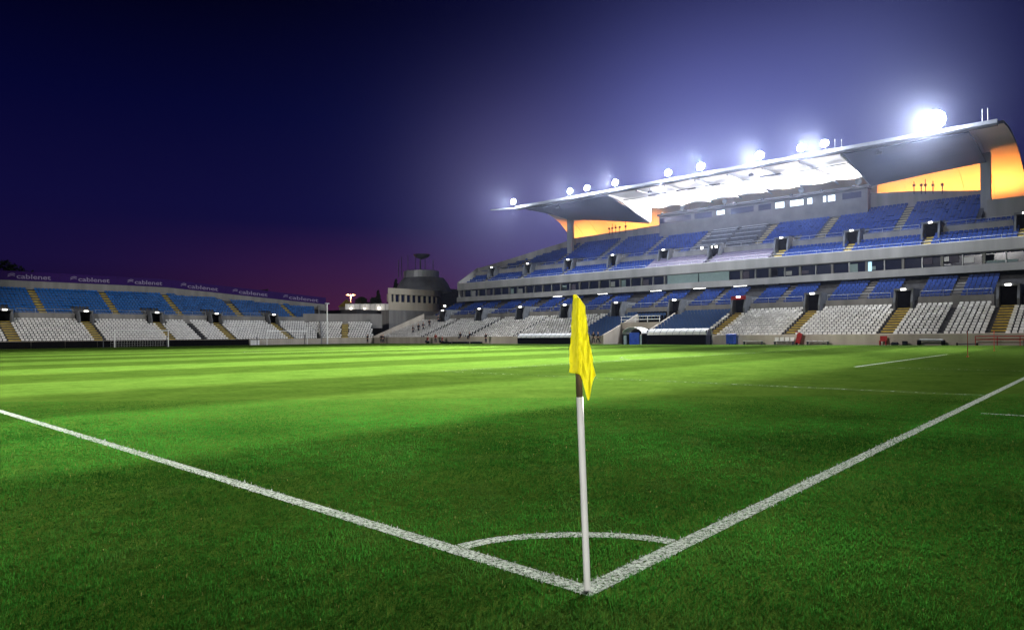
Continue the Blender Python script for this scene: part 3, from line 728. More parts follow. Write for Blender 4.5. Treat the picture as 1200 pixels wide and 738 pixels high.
# dish aerials on the press box
for i, uu_ in enumerate((54.6, 46.9, 34.5, 26.4)):
    t = thing('satellite_dish', ['satellite dish at the far end of the press box roof', 'satellite dish above the lit window of the press box roof', 'satellite dish over the row of lit press box windows', 'satellite dish at the near end of the press box roof'][i], 'dish', (uu_, 104.4, 22.62), 'dishes on the press box roof')
    MB().tube([(uu_, 104.4, 22.62), (uu_, 104.4, 23.3)], .05, 6).build('mast', M['darksteel'], t)
    mb = MB(); R_ = .5; vs_ = [(uu_, 104.25, 23.35)]
    for rr in (.25, .5):
        vs_ += [(uu_+rr*math.cos(q)*.9, 104.25-rr*rr*.8, 23.35+rr*math.sin(q)) for q in np.linspace(0, 2*math.pi, 13)[:-1]]
    mb.add(vs_, [(0, 1+k, 1+(k+1) % 12) for k in range(12)]+[(1+k, 1+(k+1) % 12, 13+(k+1) % 12, 13+k) for k in range(12)])
    mb.build('reflector', M['steel'], t)

# ------------------------------------------------------------------ stand behind the far goal
ls = thing('goal_end_stand', 'single-tier stand behind the far goal, pale seats below and blue above, purple boards on top', 'grandstand', (109, 40, 0))
VS = -12.
def steps_u(u0, du, z0, dz, n, base):
    p = []
    for k in range(n): p += [(u0+du*k, z0+dz*k), (u0+du*(k+1), z0+dz*k)]
    return p+[(u0+du*n, base), (u0, base)]
ve = lambda u, z: vend(u)
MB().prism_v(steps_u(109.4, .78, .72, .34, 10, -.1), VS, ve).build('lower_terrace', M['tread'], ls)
MB().prism_v([(109, -.1), (109, 1.02), (109.25, 1.02), (109.25, -.1)], VS, ve).build('front_wall', M['wall'], ls)
mb = MB()
for k in range(10):
    u, z = 117.5+.84*k, 4.75+.44*k
    v1 = vend(u)
    if z+1.0 > ltop(v1): v1 = min(v1, 45+(10.5-z-1.0)/.077)
    mb.box(u, u+.84, VS, v1, z-1.5, z)
mb.build('upper_terrace', M['tread'], ls)
mb = MB(); a_ = VS
for c in LV+[None]:
    e_ = c-1.3 if c is not None else vend(117)
    mb.box(117.2, 117.4, a_, e_, 3.7, 5.25); a_ = (c+1.3) if c is not None else 0
mb.build('barrier_wall', M['concrete'], ls)
def lrear(v): return 126.1-(10.5-ltop(v))*1.55
vpts = list(np.linspace(VS, 76, 30))
mb = MB()
for va, vb in zip(vpts[:-1], vpts[1:]):
    ua, ub = lrear(va), lrear(vb)
    mb.slab([(ua, va, ltop(va)-1.35), (ub, vb, ltop(vb)-1.35), (ub, vb, ltop(vb)), (ua, va, ltop(va))], (.3, 0, 0))
mb.build('rear_parapet', M['concrete'], ls)
mb = MB()
for va, vb in zip(vpts[:-1], vpts[1:]):
    ua, ub = lrear(va)+.32, lrear(vb)+.32
    mb.slab([(ua, va, -.1), (ub, vb, -.1), (ub, vb, ltop(vb)-1.), (ua, va, ltop(va)-1.)], (.2, 0, 0))
mb.build('rear_wall', M['darkwall'], ls)
ew = MB(); ew.slab([(109, vend(109)+.02, -.1), (109, vend(109)+.02, 1.5), (117.3, vend(117.3)+.02, 5.2), (124.5, vend(124.5)+.02, 8.9), (124.5, vend(124.5)+.02, -.1)], (0, .2, 0)); ew.build('end_wall', M['fascia'], ls)
def laisle(c, u0, du, z0, dz, n, w, m, name='stair_aisle'):
    mb = MB()
    for k in range(n):
        mb.box(u0+du*k+.01, u0+du*(k+.5), c-w/2, c+w/2, z0+dz*k+.004, z0+dz*k+.012)
        mb.box(u0+du*(k+.5), u0+du*(k+1)-.004, c-w/2, c+w/2, z0+dz*k+.004, z0+dz*(k+.5))
    return mb.build(name, m, ls)
for c in LV:
    laisle(c, 109.4, .78, .72, .34, 10, 1.35, M['yellow']); vomitory(ls, c, 117.2, 3.8, 1.65, w=1.6, axis='u', lampsize=1.)
for c in LA: laisle(c, 117.5, .84, 4.75, .44, 10 if c < 50 else 7, 1.1, M['yellow'])
laisle(45.2, 109.4, .78, .72, .34, 9, .5, M['black'])
for c0, c1 in zip(LV[:-1], LV[1:]): rail('hand_rail', [(117.3, c0+1.5, 5.8), (117.3, c1-1.5, 5.8)], parent=ls)
# purple boards with pale lettering on the rear parapet
fc = bpy.data.curves.new('lettering', 'FONT'); fc.body = 'cablenet'; fc.size = 1.0; fc.extrude = .02; fc.resolution_u = 3; fc.offset = .012
fo = bpy.data.objects.new('lettering_source', fc); COL.objects.link(fo); bpy.context.view_layer.update()
tme = bpy.data.meshes.new_from_object(fo.evaluated_get(bpy.context.evaluated_depsgraph_get())); bpy.data.objects.remove(fo)
tco = np.array([v.co for v in tme.vertices]); tx0, tx1 = tco[:, 0].min(), tco[:, 0].max()
bounds = [5.5, 19.9, 28.9, 37.4, 46.2, 55.6, 65.2, 76.]
texts = [None, (21.9, 27.7), (30.3, 36.2), (38.9, 44.7), (47.7, 54.3), (56.9, 63.7), (66.8, 74.3)]
BL = ['purple board at the left edge of the stand top', 'purple lettered board leftmost above the stand', 'purple lettered board second from the left above the stand', 'purple lettered board third from the left above the stand', 'purple lettered board fourth from the left above the stand', 'purple lettered board fifth from the left above the stand', 'purple lettered board at the low right end of the stand']
for i in range(7):
    va, vb = bounds[i]+.01, bounds[i+1]-.01
    bt = thing('lettered_board', BL[i], 'sign board', (lrear(va), va, ltop(va)), 'purple boards along the stand top')
    mb = MB(); sub = np.linspace(va, vb, 6)
    for p, q in zip(sub[:-1], sub[1:]):
        ua, ub = lrear(p)+.05, lrear(q)+.05
        mb.slab([(ua, p, ltop(p)+.004), (ub, q, ltop(q)+.004), (ub, q, ltop(q)+1.45), (ua, p, ltop(p)+1.45)], (.12, 0, 0))
    mb.build('panel', M['purple'], bt)
    if texts[i]:
        t0, t1 = texts[i]; sc = (t1-t0-1.25)/(tx1-tx0); s0 = t0+1.2
        # letters run towards increasing v, seen from the pitch
        vs_ = []
        for c in tco:
            v = s0+(c[0]-tx0)*sc; z = ltop(v)+.34+c[1]*1.02
            vs_.append((lrear(v)-.005-c[2], v, z))
        mb = MB(); mb.add(vs_, [tuple(p.vertices) for p in tme.polygons]); mb.build('lettering', M['lettering'], bt)
        # small double swoosh before the word
        mb = MB()
        for o_ in (0, .26):
            cv = [(t0+.05+.9*q+.1*o_, .50+o_+.17*math.sin(q*math.pi*.9)+.12*q) for q in np.linspace(0, 1, 7)]
            for (v0_, z0_), (v1_, z1_) in zip(cv[:-1], cv[1:]):
                mb.slab([(lrear(v0_)-.03, v0_, ltop(v0_)+z0_), (lrear(v1_)-.03, v1_, ltop(v1_)+z1_), (lrear(v1_)-.03, v1_, ltop(v1_)+z1_+.11), (lrear(v0_)-.03, v0_, ltop(v0_)+z0_+.11)], (.04, 0, 0))
        mb.build('emblem', M['lettering'], bt)

# ------------------------------------------------------------------ corner block with ramp
cb = thing('corner_terrace', 'small pale corner terrace with one yellow stair between the two stands', 'grandstand', (107, 71, 0))
def ctp(s, q, z): p = CA+ct*s+cn*q; return (p.x, p.y, z)
mb = MB()
for k in range(9):
    q0 = .35+.8*k; e_ = .35*k
    mb.slab([ctp(-e_, q0, -.1), ctp(CL+e_*.3, q0, -.1), ctp(CL+e_*.3, q0, .75+.36*k), ctp(-e_, q0, .75+.36*k)], (cn.x*.8, cn.y*.8, 0))
mb.build('terrace', M['tread'], cb)
mb = MB(); mb.slab([ctp(0, 0, -.1), ctp(CL, 0, -.1), ctp(CL, 0, 1.1), ctp(0, 0, 1.1)], (cn.x*.25, cn.y*.25, 0)); mb.build('front_wall', M['wall'], cb)
mb = MB(); mb.slab([ctp(-3, 7.8, 3), ctp(CL+3, 7.8, 3), ctp(CL+3, 7.8, 5.9), ctp(-3, 7.8, 5.9)], (cn.x*.3, cn.y*.3, 0)); mb.build('rear_wall', M['concrete'], cb)
mb = MB()
for k in range(9):
    s = 4.2+.1*k; q0 = .35+.8*k; mb.slab([ctp(s-.6, q0+.01, .754+.36*k), ctp(s+.6, q0+.01, .754+.36*k), ctp(s+.6, q0+.78, .754+.36*k), ctp(s-.6, q0+.78, .754+.36*k)], (0, 0, .015))
    mb.slab([ctp(s-.6, q0+.4, .77+.36*k), ctp(s+.6, q0+.4, .77+.36*k), ctp(s+.6, q0+.78, .77+.36*k), ctp(s-.6, q0+.78, .77+.36*k)], (0, 0, .16))
mb.build('stair_aisle', M['yellow'], cb)
mb = MB(); mb.slab([(104.9, 75.2, -.1), (104.9, 75.2, 1.3), (101.9, 85.5, 5.8), (101.9, 85.5, -.1)], (.3, .1, 0)); mb.build('ramp_wall', M['wall'], cb)
mb = MB(); mb.slab([(105.9, 76.2, -.1), (105.9, 76.2, .9), (103.0, 86, 4.9), (103.0, 86, -.1)], (.5, .1, 0)); mb.build('ramp', M['darkwall'], cb)

# ------------------------------------------------------------------ control building, embankment, far lamps and trees
em = MB(); em.slab([(112, 78, -.2), (150, 84, -.2), (160, 130, -.2), (118, 118, -.2)], (0, 0, .1))
em.slab([(120, 82, -.1), (172, 78, -.1), (172, 128, -.1), (131, 112, -.1)], (0, 0, 7.3))
tag(em.build('terrain', M['asphalt']), kind='structure')
bd = thing('control_building', 'flat-roofed control building with a row of dark windows and a round drum on its roof', 'building', (122, 97, 0))
plan = [(118, 88.9), (118, 100)]+[(118+7*(1-math.cos(q)), 100+8*math.sin(q)) for q in np.linspace(.25, 1.5, 7)]+[(128.5, 108.6), (130, 98.4)]
def extr(pl, z0, z1, grow=0):
    c = (124, 99); n = len(pl); q = [(u+math.copysign(grow, u-c[0]), v+math.copysign(grow, v-c[1])) for u, v in pl]
    return MB().slab([(u, v, z0) for u, v in q], (0, 0, z1-z0))
extr(plan, -.1, 8.95).build('lower_wall', M['render'], bd)
extr(plan, 10.65, 12.0, .25).build('parapet', M['render'], bd)
extr([(u+.45*(u < 125), v-.4*(v > 101)) for u, v in plan], 8.95, 10.65).build('window_recess', M['darkwall'], bd)
# piers and windows of the facade
vv_ = 88.9
i = 0
while vv_ < 104.5:
    def edge(v):
        return 118 if v <= 100 else 118+7*(1-math.cos(math.asin(min(1, (v-100)/8))))
    MB().box(edge(vv_)+.02, edge(vv_)+.5, vv_, vv_+(.42 if i else .9), 8.95, 10.65).build('window_pier', M['render'], bd)
    MB().box(edge(vv_+.9)+.38, edge(vv_+.9)+.42, vv_+.5+(.4 if not i else 0), vv_+1.55, 9.1, 10.6).build('window', M['glass'], bd)
    vv_ += 1.6; i += 1
MB().box(115.2, 117.9, 86.9, 101.2, -.1, 7.0).build('lower_block', M['concrete'], bd)
M['drum'] = mat('drum_cladding', (.16, .165, .18), .6, var=.2, scale=.5)
dr = MB().lathe(124.5, 104.6, [(6.9, 12.01), (6.7, 12.6), (5.9, 14.2), (5.0, 15.4)], 28).build('drum', M['drum'], bd, smooth=False)
MB().lathe(124.5, 103.9, [(4.3, 15.41), (4.3, 17.0), (4.1, 17.1)], 28).build('drum_ring', M['steel'], bd)
for vq, zt, r_ in ((96.6, 18.6, .09), (98.2, 19.6, .08), (100., 20.2, .07), (101.6, 20.4, .07), (105.6, 20.2, .08), (107.4, 19.5, .09)):
    MB().tube([(124.5-.6*math.sin(vq), vq, 15.2), (124.5-.6*math.sin(vq), vq, zt+.6)], r_, 6).build('aerial_mast', M['darksteel'], bd)
MB().tube([(124.5, 103.6, 17), (124.5, 103.6, 20.2)], .16, 8).build('dish_mast', M['darksteel'], bd)
mb = MB(); mb.lathe(124.3, 103.9, [(.2, 20.0), (1.6, 20.5), (2.1, 21.1), (2.0, 21.15), (.3, 20.4)], 16); mb.build('roof_dish', M['darksteel'], bd)
for vq, zq in ((103.6, 10.0), (106.4, 9.2)):
    pass
an = thing('annex', 'low dark annex between the control building and the main stand', 'building', (132, 114, 0))
MB().box(128.5, 140, 110.5, 121, -.1, 13.2).build('wall', M['darkwall'], an)
MB().box(128.2, 140.3, 110.2, 121.3, 13.2, 13.6).build('roof', M['darksteel'], an)
for vq, zq, uq in ((111.6, 9.8, 128.3), (115.0, 8.9, 128.3)):
    MB().box(uq, uq+.19, vq-.3, vq+.3, zq, zq+.4).build('wall_lamp', M['small_lamp'], an)
# pale fence with lamps on the embankment
fn = thing('lit_fence', 'pale panel fence lit by small lamps behind the corner terrace', 'fence', (134, 96, 7.3))
A_, B_ = Vector((138.5, 91.5, 0)), Vector((131., 99.5, 0)); nn = 9
for k in range(nn):
    p, q = A_.lerp(B_, k/nn), A_.lerp(B_, (k+.86)/nn)
    MB().slab([(p.x, p.y, 7.4), (q.x, q.y, 7.4), (q.x, q.y, 9.3), (p.x, p.y, 9.3)], (.08, .05, 0)).build('panel', M['white_paint'], fn)
    e = A_.lerp(B_, (k+.93)/nn); MB().tube([(e.x, e.y, 7.19), (e.x, e.y, 9.45)], .07, 6).build('post', M['steel'], fn)
for k, (f_, s_) in enumerate(((.12, .28), (.42, .22), (.74, .36))):
    p = A_.lerp(B_, f_); MB().box(p.x-.35, p.x-.1, p.y-s_-.1, p.y+s_-.1, 7.9, 7.9+s_*1.6).build('fence_lamp', M['warmwhite'], fn)
    point(fn, 'fence_light', (p.x-.9, p.y-.5, 8.3), 25, (1, .93, .82), .15)
# sodium street lamp far off
sl = thing('street_lamp', 'double-headed orange street lamp glowing beyond the corner terrace', 'street lamp', (159.3, 107.3, 7.1))
MB().tube([(159.3, 107.3, 7.15), (159.3, 107.3, 13.1)], [.14, .09], 8).build('pole', M['steel'], sl)
for s in (-1, 1):
    a_ = Vector((159.3, 107.3, 13.05)); o_ = Vector((-.74, .67, 0))*s
    MB().tube([tuple(a_), tuple(a_+o_*1.0+Vector((0, 0, .12)))], .06, 6).build('arm', M['steel'], sl)
    c = a_+o_*.85
    MB().box(c.x-.32, c.x+.32, c.y-.32, c.y+.32, 12.95, 13.15).build('lamp_head', M['sodium'], sl)
point(sl, 'street_light', (158.6, 106.8, 12.5), 2500, (1, .42, .16), .3)
sp = thing('small_street_lamp', 'small orange lamp on a short post beside the tall street lamp', 'street lamp', (160, 96.8, 7.2))
MB().tube([(160, 96.8, 7.15), (160, 96.8, 10.4)], .07, 6).build('pole', M['steel'], sp)
MB().box(159.8, 160.2, 96.6, 97.0, 10.3, 10.62).build('lamp_head', M['sodium'], sp)
kh = thing('kiosk', 'small kiosk with a yellow pointed roof beside the street lamp', 'kiosk', (152, 101, 7.2))
MB().box(150.5, 153.5, 99.7, 102.3, 7.15, 9.3).build('wall', M['wall'], kh)
mb = MB(); mb.add([(150.2, 99.4, 9.3), (153.8, 99.4, 9.3), (153.8, 102.6, 9.3), (150.2, 102.6, 9.3), (152, 101, 11.4)], [(0, 1, 2, 3), (0, 1, 4), (1, 2, 4), (2, 3, 4), (3, 0, 4)]); mb.build('roof', M['yellow'], kh)
# trees: tapered trunk, limbs, and a crown of many leaf-sized faces
def tree(name, label, u, v, z0, h, rad, shape, group=None, nl=2600):
    t = thing(name, label, 'tree', (u, v, z0), group)
    mb = MB(); mb.tube([(u, v, z0-.1), (u+.1, v, z0+h*.45), (u, v+.05, z0+h*.9)], [h*.03, h*.018, .03], 7)
    lobes = []
    for k in range(30):
        a_ = rng.random()*6.28
        if shape == 'round':
            f = .22+.68*rng.random(); rr = rad*(.35+.3*rng.random())*math.sin(math.pi*(.15+.8*f)); off = rad*.75*math.sin(math.pi*(.12+.8*f))*rng.random()**.5
        else:
            f = .08+.86*k/30; rr = rad*(1-f)*.62+.14; off = rad*(1-f)*.35
        e = (u+math.cos(a_)*off, v+math.sin(a_)*off, z0+h*f); lobes.append((e, rr))
        if k % 2 == 0: mb.tube([(u, v, z0+h*f*.8), e], [.05, .02], 5)
    mb.build('trunk', M['bark'], t)
    P = []
    for k in range(nl):
        (e, rr) = lobes[rng.integers(len(lobes))]
        d_ = rng.normal(0, 1, 3); d_ /= np.linalg.norm(d_); q = rr*rng.random()**.4
        P.append((e[0]+d_[0]*q, e[1]+d_[1]*q, e[2]+d_[2]*q*(.8 if shape == 'round' else 1.3)))
    cm = MB()
    for p in P:
        a_, b_ = rng.normal(0, 1, 3), rng.normal(0, 1, 3); s = (.10+.14*rng.random())*(1+rad*.16)
        a_ = a_/np.linalg.norm(a_)*s; b_ = b_/np.linalg.norm(b_)*s*.6
        cm.add([tuple(np.array(p)-a_), tuple(np.array(p)+b_), tuple(np.array(p)+a_), tuple(np.array(p)-b_)], [(0, 1, 2, 3)])
    cm.build('crown', M['leaf'], t); return t
tree('cypress', 'dark cypress left of the control building', 141, 103.2, 7.2, 6.4, 1.6, 'cone')
tree('cypress', 'tall dark cypress rising behind the control building roof', 138, 106.6, 7.2, 9.6, 2.0, 'cone')
tree('conifer', 'low dark conifer beside the lit fence', 143, 99.8, 7.2, 4.6, 2.2, 'round')
tree('conifer', 'small dark conifer at the end of the lit fence', 139.5, 101., 7.2, 4.2, 1.9, 'round')
tree('broadleaf_tree', 'dark tree rising behind the leftmost lettered board', 172, 31.5, -.05, 19., 5.5, 'round', nl=4000)
tree('broadleaf_tree', 'left of two dark trees behind the low end of the boards', 170, 86., -.05, 15.2, 4.6, 'round', nl=3500)
tree('broadleaf_tree', 'right of two dark trees behind the low end of the boards', 168, 92.5, -.05, 14.6, 4.6, 'round', nl=3500)

# ------------------------------------------------------------------ pitch furniture
def goal(label, u, v0, v1, h, depth):
    t = thing('goal', label, 'goal', (u, (v0+v1)/2, 0), 'goals at the far end')
    MB().tube([(u, v0, 0), (u, v0, h)], .065, 10).build('post', M['white_paint'], t)
    MB().tube([(u, v1, 0), (u, v1, h)], .065, 10).build('post', M['white_paint'], t)
    MB().tube([(u, v0-.06, h), (u, v1+.06, h)], .065, 10).build('crossbar', M['white_paint'], t)
    mb = MB(); ub = u+depth
    for q in np.arange(v0, v1+.01, .36): mb.tube([(u, q, h), (ub, q, h*.92), (ub+.2, q, 0)], .006, 3, False)
    for z in np.arange(.3, h, .36): mb.tube([(ub+.1, v0, z*.92), (ub+.1, v1, z*.92)], .006, 3, False)
    for v in (v0, v1):
        for z in np.arange(.3, h, .36): mb.tube([(u, v, z), (ub+.1, v, z*.92)], .006, 3, False)
    mb.build('net', M['net'], t)
    for v in (v0-.9, v1+.5): MB().tube([(ub+.3, v, 0), (ub+.3, v, 1.75)], .06, 8).build('net_pole', M['darksteel'], t)
goal('white goal in front of the black board at the far end', 105, 30.34, 37.66, 2.44, 1.6)
goal('white goal standing to the right of the black board end', 105.5, 53.8, 61.4, 2.36, 1.4)
t = thing('black_board', 'long black advertising board along the foot of the far stand', 'board', (107.9, 28, 0))
v = 1.; k = 0
while v < 51.7:
    MB().box(107.9, 108.0, v, min(v+3.96, 51.8), .02, .97).build('board_panel', M['black'], t); MB().tube([(108.05, v+.2, 0), (108.05, v+.2, .9)], .03, 6).build('stay', M['darksteel'], t); v += 4.0
t = thing('white_box', 'pale box at the end of the black advertising board', 'box', (107.9, 53, 0))
MB().box(107.7, 108.3, 52.05, 53.6, 0, .8).build('body', M['white_paint'], t, bevel=.04); MB().box(107.66, 108.34, 52.0, 53.65, .8, .88).build('lid', M['steel'], t)
t = thing('light_pole', 'slim white pole standing at the corner end of the far stand', 'pole', (105.9, 65.75, 0))
MB().tube([(105.9, 65.75, 0), (105.9, 65.75, 7.3)], [.14, .10], 10).build('shaft', M['white_paint'], t); MB().box(105.7, 106.1, 65.4, 66.1, 7.3, 7.5).build('lamp_head', M['steel'], t)
def dugout(label, u0, u1, h):
    t = thing('dugout', label, 'dugout', ((u0+u1)/2, 73.9, 0), 'dugouts in front of the main stand')
    prof = [(74.75, 0), (74.72, h*.8), (74.45, h*.98), (74.1, h), (73.7, h*.93), (73.4, h*.8), (73.2, h*.62)]
    mb = MB(); pp = prof
    for (va, za), (vb, zb) in zip(pp[:-1], pp[1:]): mb.slab([(u0, va, za), (u1, va, za), (u1, vb, zb), (u0, vb, zb)], (0, .03, .03))
    mb.build('canopy', M['white_paint'], t)
    n = int((u1-u0)/.85)
    for i in range(n+1):
        uu_ = u0+(u1-u0)*i/n; MB().tube([(uu_, p[0]-.02, p[1]+.03) for p in pp], .045, 6).build('canopy_rib', M['steel'], t)
    MB().box(u0, u1, 74.4, 74.6, 0, h*.62).build('backboard', M['black'], t)
    MB().box(u0+.1, u1-.1, 73.85, 74.38, .4, .5).build('bench', M['dark_cloth'], t)
    MB().box(u0+.1, u1-.1, 73.3, 73.36, .02, h*.33).build('front_panel', M['black'], t)
    for uu_ in (u0, u1-.06):
        MB().prism_u([(74.7, 0), (74.7, h*.6), (74.2, h*.95), (73.2, h*.93), (73.2, 0)], uu_+.05, uu_+.09).build('end_panel', M['glass'], t)
dugout('far dugout with a long ribbed white canopy left of the flag cloth', 53.4, 65.8, 1.5)
dugout('near dugout with ribbed white canopy beside the player tunnel', 35.2, 43.4, 1.95)
t = thing('tunnel_canopy', 'white arched canopy over the player tunnel mouth', 'canopy', (45.5, 73.9, 0))
mb = MB(); ar = [(45.45+1.5*math.cos(q), 1.35+.85*math.sin(q)) for q in np.linspace(0, math.pi, 12)]; ar = [(46.95, 0)]+ar+[(43.95, 0)]
mb2 = MB()
for (ua, za), (ub, zb) in zip(ar[:-1], ar[1:]): mb2.slab([(ua, 72.8, za), (ub, 72.8, zb), (ub, 74.9, zb), (ua, 74.9, za)], (0, 0, .06))
mb2.build('arch', M['white_paint'], t)
MB().box(44.7, 46.2, 73.4, 73.5, 0, 1.55).build('blue_door', M['bluebox'], t)
for uu_ in (44.2, 46.7): MB().box(uu_-.2, uu_+.2, 73.1, 73.3, 0, 1.2).build('side_flap', M['panelblue'], t)
t = thing('blue_bin', 'blue bin standing by the wall right of the near dugout', 'bin', (32.4, 73.9, 0))
MB().prism_u([(73.5, 0.08), (73.45, 1.12), (74.3, 1.12), (74.25, .08)], 31.95, 32.85).build('body', M['bluebox'], t); MB().prism_u([(73.4, 1.125), (73.4, 1.2), (74.35, 1.27), (74.35, 1.125)], 31.9, 32.9).build('lid', M['bluebox'], t)
for uu_ in (32., 32.75): MB().tube([(uu_, 74.2, .1), (uu_+.06, 74.2, .1)], .1, 10).build('wheel', M['black'], t)
def seat_bench(label, u0, u1, high):
    t = thing('team_bench', label, 'bench', ((u0+u1)/2, 73.9, 0), 'benches along the wall')
    n = max(3, int((u1-u0)/.5))
    for i in range(n):
        c = u0+(u1-u0)*(i+.5)/n
        MB().box(c-.21, c+.21, 73.75, 74.15, .40, .45).build('seat', M['white_plastic'], t)
        if high: MB().box(c-.21, c+.21, 74.15, 74.2, .45, .85).build('backrest', M['white_plastic'], t)
    MB().box(u0, u1, 73.9, 74.0, .32, .39).build('beam', M['darksteel'], t)
    for uu_ in (u0+.15, u1-.15): MB().box(uu_-.04, uu_+.04, 73.75, 74.15, 0, .32).build('leg', M['darksteel'], t)
seat_bench('white bench with backs beside the red stand', 25.1, 27.4, True)
seat_bench('low white bench without backs right of the red stand', 21.4, 23.8, False)
seat_bench('low bench half lost in shade right of the blue bin', 28.6, 31.0, False)
t = thing('red_trolley', 'tilted red trolley standing between the two white benches', 'trolley', (24.6, 73.9, 0))
MB().slab([(24.95, 73.8, .1), (24.45, 73.8, .12), (24.2, 73.8, 1.25), (24.7, 73.8, 1.3)], (0, .35, 0)).build('body', M['red'], t); MB().tube([(24.3, 73.9, 1.25), (25.0, 73.9, 1.5)], .05, 6).build('handle', M['red'], t)
MB().tube([(24.75, 73.7, .13), (24.75, 73.8, .13)], .13, 12).build('wheel', M['black'], t)
t = thing('red_chair', 'red chair standing alone against the pale wall', 'chair', (16.2, 73.9, 0))
MB().box(15.85, 16.5, 73.7, 74.2, .4, .47).build('seat', M['red'], t); MB().box(15.85, 16.5, 74.15, 74.22, .47, .95).build('backrest', M['red'], t)
for uu_ in (15.9, 16.45):
    for vq in (73.75, 74.15): MB().box(uu_-.04, uu_+.04, vq-.04, vq+.04, 0, .4).build('leg', M['red'], t)
t = thing('kit_bag', 'black bag lying beside the red chair', 'bag', (15.1, 73.9, 0))
mb = MB().box(14.7, 15.5, 73.7, 74.1, 0, .28); mb.build('body', M['dark_cloth'], t, bevel=.1); MB().tube([(14.8, 73.9, .27), (15.1, 73.9, .4), (15.4, 73.9, .27)], .02, 5).build('handle', M['dark_cloth'], t)
t = thing('speaker_box', 'small black box on the turf between chair and roller', 'box', (14.2, 73.9, 0))
MB().box(13.95, 14.4, 73.7, 74.1, 0, .42).build('body', M['black'], t, bevel=.03); MB().box(14.0, 14.35, 73.66, 73.7, .06, .36).build('front_grille', M['dark_cloth'], t)
t = thing('field_roller', 'dark trolley with a long grey bar and black end wheels', 'trolley', (12, 73.9, 0))
MB().tube([(10.9, 73.9, .52), (12.9, 73.9, .56)], .07, 8).build('bar', M['steel'], t); MB().box(10.95, 12.85, 73.98, 74.08, .38, .46).build('frame', M['darksteel'], t)
for uu_ in (10.75, 12.8): MB().tube([(uu_, 73.9, .27), (uu_+.28, 73.9, .27)], .27, 14).build('wheel', M['black'], t)
t = thing('hose_frame', 'low dark frame on the turf right of the trolley', 'frame', (9, 73.9, 0))
MB().tube([(8.1, 73.9, .16), (9.8, 73.9, .12)], .045, 6).build('bar', M['darksteel'], t)
for uu_ in (8.1, 9.7): MB().tube([(uu_, 73.9, .13), (uu_+.12, 73.9, .13)], .13, 10).build('wheel', M['black'], t)
t = thing('red_barrier', 'dark red rail barrier along the pale wall at the right', 'barrier', (5, 73.95, 0))
for z in (.55, .85): MB().tube([(1.5, 73.95, z), (8.3, 73.95, z+.02)], .045, 6).build('rail', M['red'], t)
for uu_ in (1.5, 3.2, 4.9, 6.6, 8.3): MB().tube([(uu_, 73.95, 0), (uu_, 73.95, .87)], .035, 6).build('upright', M['red'], t)
for i, (u, v, h) in enumerate(((3.94, 39.03, 1.34), (4.4, 52.77, 1.36))):
    t = thing('training_pole', ['thin red training pole in the goal area, nearer and taller looking', 'thin red training pole in the goal area, the further of two'][i], 'pole', (u, v, 0), 'red training poles')
    MB().tube([(u, v, -.02), (u, v, h)], .016, 8).build('shaft', M['brightred'], t); MB().tube([(u, v, 0), (u, v, .03)], .06, 10).build('spike_collar', M['brightred'], t)

# ------------------------------------------------------------------ people
def skin_body(name, chains, m, parent, sub=1):
    """chains: list of ([(x,y,z)..],[r..]) sharing joints by position; one connected skin surface"""
    me = bpy.data.meshes.new(name); key, vs, es, rad = {}, [], [], []
    for pts, rs in chains:
        prev = None
        for p, r in zip(pts, rs):
            k = tuple(round(c, 4) for c in p)
            if k not in key: key[k] = len(vs); vs.append(p); rad.append(r)
            if prev is not None: es.append((prev, key[k]))
            prev = key[k]
    me.from_pydata(vs, es, []); o = bpy.data.objects.new(name, me); COL.objects.link(o)
    sk = o.modifiers.new('skin', 'SKIN'); sk.use_smooth_shade = True
    for i, r in enumerate(rad): me.skin_vertices[0].data[i].radius = (r, r)
    me.skin_vertices[0].data[0].use_root = True
    ss = o.modifiers.new('sub', 'SUBSURF'); ss.levels = ss.render_levels = sub
    bpy.context.view_layer.update()
    nm = bpy.data.meshes.new_from_object(o.evaluated_get(bpy.context.evaluated_depsgraph_get()))
    bpy.data.objects.remove(o); nm.materials.clear(); nm.materials.append(m)
    o = bpy.data.objects.new(name, nm); COL.objects.link(o); o.parent = parent
    return o
